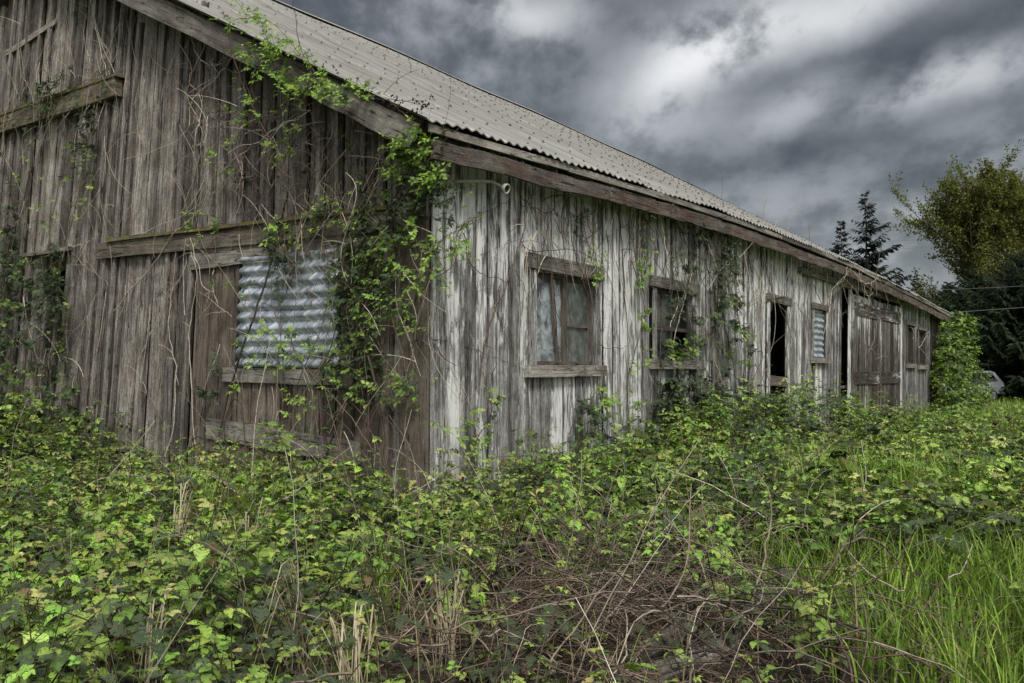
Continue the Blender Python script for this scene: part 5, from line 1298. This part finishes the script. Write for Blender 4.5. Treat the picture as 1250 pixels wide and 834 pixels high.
# ---- conifers
def conifer(label, px, py, f, half, z_low=0.5, dens=1.0, cols=((.020, .030, .020), (.028, .040, .026), (.016, .024, .018)), group='conifers beyond the barn', gap=1.0, sz=1.0, name='conifer_tree', pw=1.0, fine=1.0):
    top = at_depth(px, py, f); H = top[2]; b = np.array([top[0], top[1], 0.0]); root = tag(empty(name, tuple(map(float, b))), label, 'tree', group)
    g = Geo(); lean = rng.normal(0, .01, 2) * H
    tr = np.array([b + np.array([lean[0] * t, lean[1] * t, H * t]) for t in np.linspace(0, 1, 10)]); tr[-1] = top
    g.addtubes(tr[None], (H * .013 * np.linspace(1, .08, 10))[None], [(.05, .04, .032)], 7)
    nd = Geo(); z = z_low; O = []; D = []; Nn = []; S = []; C = []
    bp = []; br = []
    while z < H * .985:
        t = z / H; Lb = half * (1 - t) ** pw * random.uniform(.75, 1.12) + .12 * sz
        for _ in range(max(3, int(5 * dens))):
            if random.random() < .12 * gap: continue
            a = random.uniform(0, 6.283); L = Lb * random.uniform(.6, 1.12); p = b + np.array([lean[0] * t, lean[1] * t, z + random.uniform(-.2, .2)])
            d = np.array([math.cos(a), math.sin(a), 0]); s = np.linspace(0, 1, 6)
            dr = -.30 + .5 * t
            c = p + d * L * s[:, None]; c[:, 2] += L * (dr * s + .28 * s ** 2.2)
            bp.append(c); br.append(np.linspace(.035, .008, 6) * (L / 3 + .3))
            m = max(5, int(L * 5.0 * dens / sz * fine))
            for j in range(m):
                q = (j + .6) / m; k = min(4, int(q * 5)); cc = c[k] + (c[k + 1] - c[k]) * (q * 5 - k)
                for sg in (-1, 1):
                    sd = np.array([-d[1], d[0], 0]) * sg; ln = (L * .30 * (1 - q * .6) + .22 * sz) / fine * random.uniform(.7, 1.3)
                    dd = nrm(sd * random.uniform(.5, 1) + d * .8 + np.array([0, 0, random.uniform(-.5, .1)]))
                    O.append(cc); D.append(dd); Nn.append(nrm(np.array([0, 0, 1.]) + rng.normal(0, .5, 3))); S.append(ln); C.append(pick(list(cols), .25))
        z += (.30 + .03 * H * .5 * (1 - t) * .2) * sz * random.uniform(.8, 1.2) / max(.6, dens) * gap
    g.addtubes(np.array(bp), np.array(br), np.tile((.045, .036, .03), (len(bp), 1)), 4)
    g.build('trunk', M['bark'], root, True)
    SPR = (np.array([(0, 0, 0), (.35, .13, -.03), (.3, -.12, -.05), (.7, .10, -.12), (.66, -.1, -.12), (1, 0, -.22), (.5, 0, .05)]), np.array([(0, 6, 1), (0, 2, 6), (6, 3, 1), (6, 2, 4), (6, 5, 3), (6, 4, 5)]))
    bake_leaves(nd, SPR, *[np.array(x) for x in (O, D, Nn, S, C)]); nd.build('crown', M['needle'], root)
CD = ((.011, .017, .013), (.016, .024, .017), (.009, .013, .011))
conifer('taller dark spiky conifer rising behind the barn roof', 1057, 233, 70, 6.0, 4, 1.1, cols=CD, gap=1.25)
conifer('shorter dark conifer left of the taller one behind the roof', 1026, 269, 74, 3.9, 4, 1.1, cols=CD, gap=1.2)
conifer('small distant conifer tip just above the far eave', 1119, 336, 95, 4.5, 5, 1.0, cols=CD)
FOR = ((.013, .024, .012), (.020, .034, .016), (.010, .018, .010), (.028, .044, .019))
for lab, px, py, f, half in (('dense dark conifer filling the right edge behind the overhead cables', 1250, 306, 52, 6.5), ('dense dark conifer right of the far barn end below the pale tree', 1190, 330, 57, 6.2), ('dark conifer just right of the barn eave tip', 1156, 345, 66, 5.0), ('dark green conifer between the barn end conifer and the right edge', 1220, 318, 62, 6.8), ('dark conifer at the right edge with its top outside the picture', 1320, 300, 56, 5.5)):
    conifer(lab, px, py, f, half, .3, 1.6, FOR, 'dense conifers at the right', .9, 1.15, pw=.8, fine=1.9)

# ---- tall broadleaf tree coming into leaf
def broadleaf(label, px, py, f, spread, seed, z0=4.0, nleaf=5, group='tall trees coming into leaf'):
    random.seed(seed); rg = np.random.default_rng(seed)
    top = at_depth(px, py, f); H = top[2]; b = np.array([top[0], top[1], 0.0]); root = tag(empty('broadleaf_tree', tuple(map(float, b))), label, 'tree', group)
    P = []; Rd = []; O = []; D = []; Nn = []; S = []; C = []
    LC = [(.11, .13, .025), (.15, .165, .032), (.09, .11, .022), (.18, .19, .042), (.125, .11, .025)]
    def branch(p, d, L, r, lev):
        K = 7; q = [p]; dd = nrm(d)
        for i in range(K - 1):
            dd = nrm(dd + rg.normal(0, .10 if lev else .03, 3) + np.array([0, 0, .055 if lev else 0])); q.append(q[-1] + dd * L / (K - 1))
        q = np.array(q); P.append(q); Rd.append(np.linspace(r, r * .4, K))
        if lev >= 2:
            for i in range(1, K):
                for _ in range(nleaf if lev == 3 else 2):
                    O.append(q[i] + rg.normal(0, .09, 3)); D.append(nrm(rg.normal(0, .7, 3) + np.array([0, 0, .5]))); Nn.append(nrm(rg.normal(0, 1, 3))); S.append(random.uniform(.10, .20)); C.append(pick(LC, .25))
        if lev == 3: return
        nb = {0: 34, 1: 10, 2: 6}[lev]
        for i in range(nb):
            t = (.16 + .84 * (i + random.random()) / nb) if lev == 0 else (.2 + .8 * (i + random.random()) / nb)
            k = min(K - 2, int(t * (K - 1))); pp = q[k] + (q[k + 1] - q[k]) * (t * (K - 1) - k)
            a = random.uniform(0, 6.283); tilt = {0: random.uniform(.7, 1.3) * (1.15 - .5 * t), 1: random.uniform(.35, .8), 2: random.uniform(.3, .7)}[lev]
            e1 = nrm(np.cross(dd, rg.normal(0, 1, 3))); nd = dd * math.cos(tilt) + e1 * math.sin(tilt)
            if lev == 0: nd = nrm(np.array([math.cos(a) * math.sin(tilt), math.sin(a) * math.sin(tilt), math.cos(tilt)]))
            LL = {0: spread * (.42 + .62 * math.sin(math.pi * min(1, t * .92))) * random.uniform(.75, 1.1), 1: L * .48 * random.uniform(.6, 1.15), 2: L * .6 * random.uniform(.6, 1.2)}[lev]
            branch(pp, nd, LL, r * {0: .34 * (1.2 - t), 1: .4, 2: .45}[lev], lev + 1)
    branch(b, np.array([0, 0, 1.]), H * .76, H * .022, 0)
    g = Geo(); g.addtubes(np.array(P), np.array(Rd), np.tile((.06, .052, .04), (len(P), 1)), 5); g.build('trunk', M['bark'], root, True)
    nd = Geo(); bake_leaves(nd, LF_FAR, *[np.array(x) for x in (O, D, Nn, S, C)]); nd.build('crown', M['tree_leaf'], root)
broadleaf('tall olive green tree just leafing out above the dark conifers', 1198, 212, 60, 5.4, 5)
broadleaf('second olive green tree cut by the right edge', 1272, 226, 64, 6.0, 8)
random.seed(99)

# ---- scrub at the foot of the trees
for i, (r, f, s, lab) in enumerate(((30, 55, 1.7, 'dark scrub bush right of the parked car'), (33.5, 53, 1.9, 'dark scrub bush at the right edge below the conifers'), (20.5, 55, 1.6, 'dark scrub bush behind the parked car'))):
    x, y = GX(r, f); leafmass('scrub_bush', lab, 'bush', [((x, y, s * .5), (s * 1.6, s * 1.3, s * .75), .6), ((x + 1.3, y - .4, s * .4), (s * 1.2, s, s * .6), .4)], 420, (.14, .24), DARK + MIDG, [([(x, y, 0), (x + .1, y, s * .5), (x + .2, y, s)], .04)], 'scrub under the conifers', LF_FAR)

# ---- overhead cables
def cable(label, a, b, fa, fb, r=.02):
    p, q = at_depth(*a, fa), at_depth(*b, fb); d = q - p; p0, q0 = p - d * 1.6, q + d * 2.0
    t = np.linspace(0, 1, 40)[:, None]; c = p0 + (q0 - p0) * t; L = np.linalg.norm(q0 - p0); c[:, 2] -= (4 * t * (1 - t))[:, 0] * L * .004
    mb = MB(); mb.tube(c - np.array([0, 0, 0]), r, 6, (.4, .4, .4)); o = mb.build('overhead_cable', M['cable']); tag(o, label, 'cable', 'overhead cables')
cable('upper of the two overhead cables crossing the dark conifers', (1168, 352), (1250, 348), 46, 44, .011); cable('lower and thicker overhead cable crossing the dark conifers', (1166, 380), (1250, 374), 46, 44, .016)
cable('thin cable against the sky between conifers and olive tree, upper', (1090, 294), (1130, 291), 80, 80, .016); cable('thin cable against the sky just beneath the other thin one', (1085, 304), (1130, 301), 80, 80, .016)
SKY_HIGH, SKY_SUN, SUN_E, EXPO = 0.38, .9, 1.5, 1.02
gm = MB(); 
P = []
ringr = [0, 2, 4, 6, 8, 10, 12, 15, 18, 22, 28, 36, 50, 80, 150, 300, 900]
for i, r in enumerate(ringr):
    P.append([np.array([EYE[0] + FW[0]*0 + r * math.cos(a), EYE[1] + r * math.sin(a), 0 if i > 13 else random.uniform(-.04, .04) - .02]) for a in np.linspace(0, 2 * math.pi, 65)[:-1]] )
    P[-1].append(P[-1][0])
gm.grid(P, lambda a, b: (a, b), (.5, .5, .5), flip=False)
tag(gm.build('ground', M['ground'], None, True), kind='structure')
# ------------------------------------------------------------------ light and sky
world = bpy.data.worlds.new('World'); scene.world = world; world.use_nodes = True
nt = world.node_tree; nt.nodes.clear(); n = N(nt)
SUN = np.array([-.50, -.50, .78]); SUN /= np.linalg.norm(SUN)
el = math.asin(SUN[2]); az = math.atan2(SUN[0], SUN[1])
sky = n.n('ShaderNodeTexSky', sky_type='NISHITA'); sky.sun_disc = False; sky.sun_elevation = el; sky.sun_rotation = az
d = n.vmath('NORMALIZE', n.n('ShaderNodeTexCoord').outputs['Generated'])
dx, dy, dz = n.sep(d)
zz = n.math('ADD', n.math('MAXIMUM', dz, 0.0), .42)
# cloud layer seen flat from below; axes turned along the barn
cx = n.math('DIVIDE', n.math('ADD', n.math('MULTIPLY', dx, float(RT[0])), n.math('MULTIPLY', dy, float(RT[1]))), zz)
cy = n.math('DIVIDE', n.math('ADD', n.math('MULTIPLY', dx, float(FW[0])), n.math('MULTIPLY', dy, float(FW[1]))), zz)
p1 = n.xyz(n.math('ADD', n.math('MULTIPLY', cx, 1.5), n.math('MULTIPLY', cy, .4)), n.math('MULTIPLY', cy, 1.5), 2.3)
n1 = n.noise(p1, 1.35, 7, .5, 0)
n2 = n.noise(p1, .8, 3, .5, 0)
n3 = n.noise(p1, 4.2, 7, .52, 0)
n4 = n.noise(n.xyz(n.math('MULTIPLY', cx, 2.0), n.math('MULTIPLY', cy, 1.4), 7.7), 5.2, 8, .6, 0)
# torn gaps where the cloud is thin
wob = n.n('ShaderNodeTexNoise'); n.link(d, wob.inputs['Vector']); wob.inputs['Scale'].default_value = 4.5; wob.inputs['Detail'].default_value = 5
wd = n.vmath('ADD', d, n.vmath('SCALE', n.vmath('SUBTRACT', wob.outputs['Color'], (.5, .5, .5)), .075))
def skydir(px, py):
    r = ray(px, py); return r / np.linalg.norm(r)
def blob(px, py, rad, amp, stretch=2.0, ang=-20):
    """soft patch in the cloud around a compass direction"""
    c = skydir(px, py); right = np.cross(c, (0, 0, 1.)); right /= np.linalg.norm(right); upw = np.cross(right, c)
    a = R(ang); e1 = right * math.cos(a) - upw * math.sin(a); e2 = right * math.sin(a) + upw * math.cos(a)
    dv = n.vmath('SUBTRACT', wd, tuple(float(x) for x in c))
    q1 = n.math('MULTIPLY', n.vmath('DOT_PRODUCT', dv, tuple(map(float, e1))), 1 / stretch)
    q2 = n.vmath('DOT_PRODUCT', dv, tuple(map(float, e2)))
    q3 = n.vmath('DOT_PRODUCT', dv, tuple(map(float, c)))
    l = n.math('SQRT', n.math('ADD', n.math('ADD', n.math('MULTIPLY', q1, q1), n.math('MULTIPLY', q2, q2)), n.math('MULTIPLY', q3, q3)))
    return n.maprange(l, 0, rad, amp, 0)
acc = None
for b in [(1010, 8, .055, 1.0, 3.0, -14), (640, 12, .05, .8, 2.4, 10), (870, 52, .06, .9, 2.8, -38), (800, 60, .07, .35, 2.0, -20), (965, 128, .042, .55, 2.4, -30), (1170, 98, .05, .8, 3.2, -12),
          (560, 95, .09, .28, 2.4, -12), (460, 15, .07, .4, 2.5, -8), (820, 95, .08, .3, 2.0, -25), (800, 165, .06, .28, 2.5, -10), (1080, 270, .06, .3, 3.0, 0), (940, 235, .06, .22, 3, -5), (1210, 190, .05, .2, 3, 0)]:
    v = blob(b[0], b[1], b[2] * .9, b[3] * .52, b[4], b[5]); acc = v if acc is None else n.math('ADD', acc, v)
dk = None
for b in [(730, 45, .07, .6, 2.2, -25), (1010, 85, .06, .7, 3.6, -17), (1190, 40, .07, .7, 2.6, -15), (990, 185, .06, .55, 3.2, -12), (690, 130, .06, .45, 2.0, -5), (1150, 160, .05, .35, 3.0, -5), (900, 200, .05, .35, 3, -12), (570, 30, .05, .3, 2, 0), (1100, 235, .05, .3, 4, 0)]:
    v = blob(b[0], b[1], b[2] * .9, b[3], b[4], b[5]); dk = v if dk is None else n.math('ADD', dk, v)
tex = n.math('ADD', n.math('MULTIPLY', n1, .75), n.math('ADD', n.math('MULTIPLY', n2, .25), n.math('MULTIPLY', n.math('SUBTRACT', n3, .5), .5)))
tex = n.math('ADD', tex, n.math('MULTIPLY', n.math('SUBTRACT', n4, .5), .45))
base = n.maprange(tex, .33, .72, .07, .275, False)
hor = n.maprange(dz, .03, .22, .12, 0)
base = n.math('ADD', base, hor)
base = n.math('MULTIPLY', base, n.math('SUBTRACT', 1.0, n.math('MULTIPLY', dk, .62)))
gap = n.math('MULTIPLY', acc, n.maprange(n.math('ADD', n.math('MULTIPLY', tex, .6), n.math('MULTIPLY', n4, .4)), .40, .58, .08, 1.35))
lum = n.math('ADD', base, n.math('MULTIPLY', gap, .62))
# the overcast is thinner and far brighter overhead and behind, where the sun stands
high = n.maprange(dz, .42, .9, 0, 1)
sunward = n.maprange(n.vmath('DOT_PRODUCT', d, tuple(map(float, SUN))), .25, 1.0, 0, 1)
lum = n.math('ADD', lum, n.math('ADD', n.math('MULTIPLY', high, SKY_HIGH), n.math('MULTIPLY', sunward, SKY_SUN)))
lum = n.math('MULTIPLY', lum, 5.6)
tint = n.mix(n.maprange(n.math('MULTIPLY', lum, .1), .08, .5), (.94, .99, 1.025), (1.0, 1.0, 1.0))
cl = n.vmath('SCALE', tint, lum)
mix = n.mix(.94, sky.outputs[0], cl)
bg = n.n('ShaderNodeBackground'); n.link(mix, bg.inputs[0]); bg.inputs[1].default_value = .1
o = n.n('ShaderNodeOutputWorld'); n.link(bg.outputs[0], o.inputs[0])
try: world.cycles.sampling_method = 'MANUAL'; world.cycles.sample_map_resolution = 512
except Exception: pass

sl = bpy.data.lights.new('sun', 'SUN'); sl.energy = SUN_E; sl.angle = R(14); sl.color = (1, .97, .92)
so = bpy.data.objects.new('sun', sl); COL.objects.link(so)
so.rotation_euler = Vector(-SUN).to_track_quat('-Z', 'Y').to_euler(); so.location = (0, -20, 30)
vs = scene.view_settings; vs.view_transform = 'Standard'; vs.look = 'None'; vs.gamma = 1; vs.exposure = EXPO
scene.display_settings.display_device = 'sRGB'
scene.cycles.max_bounces = 5; scene.cycles.diffuse_bounces = 3; scene.cycles.transmission_bounces = 4; scene.cycles.transparent_max_bounces = 8
scene.cycles.use_denoising = True
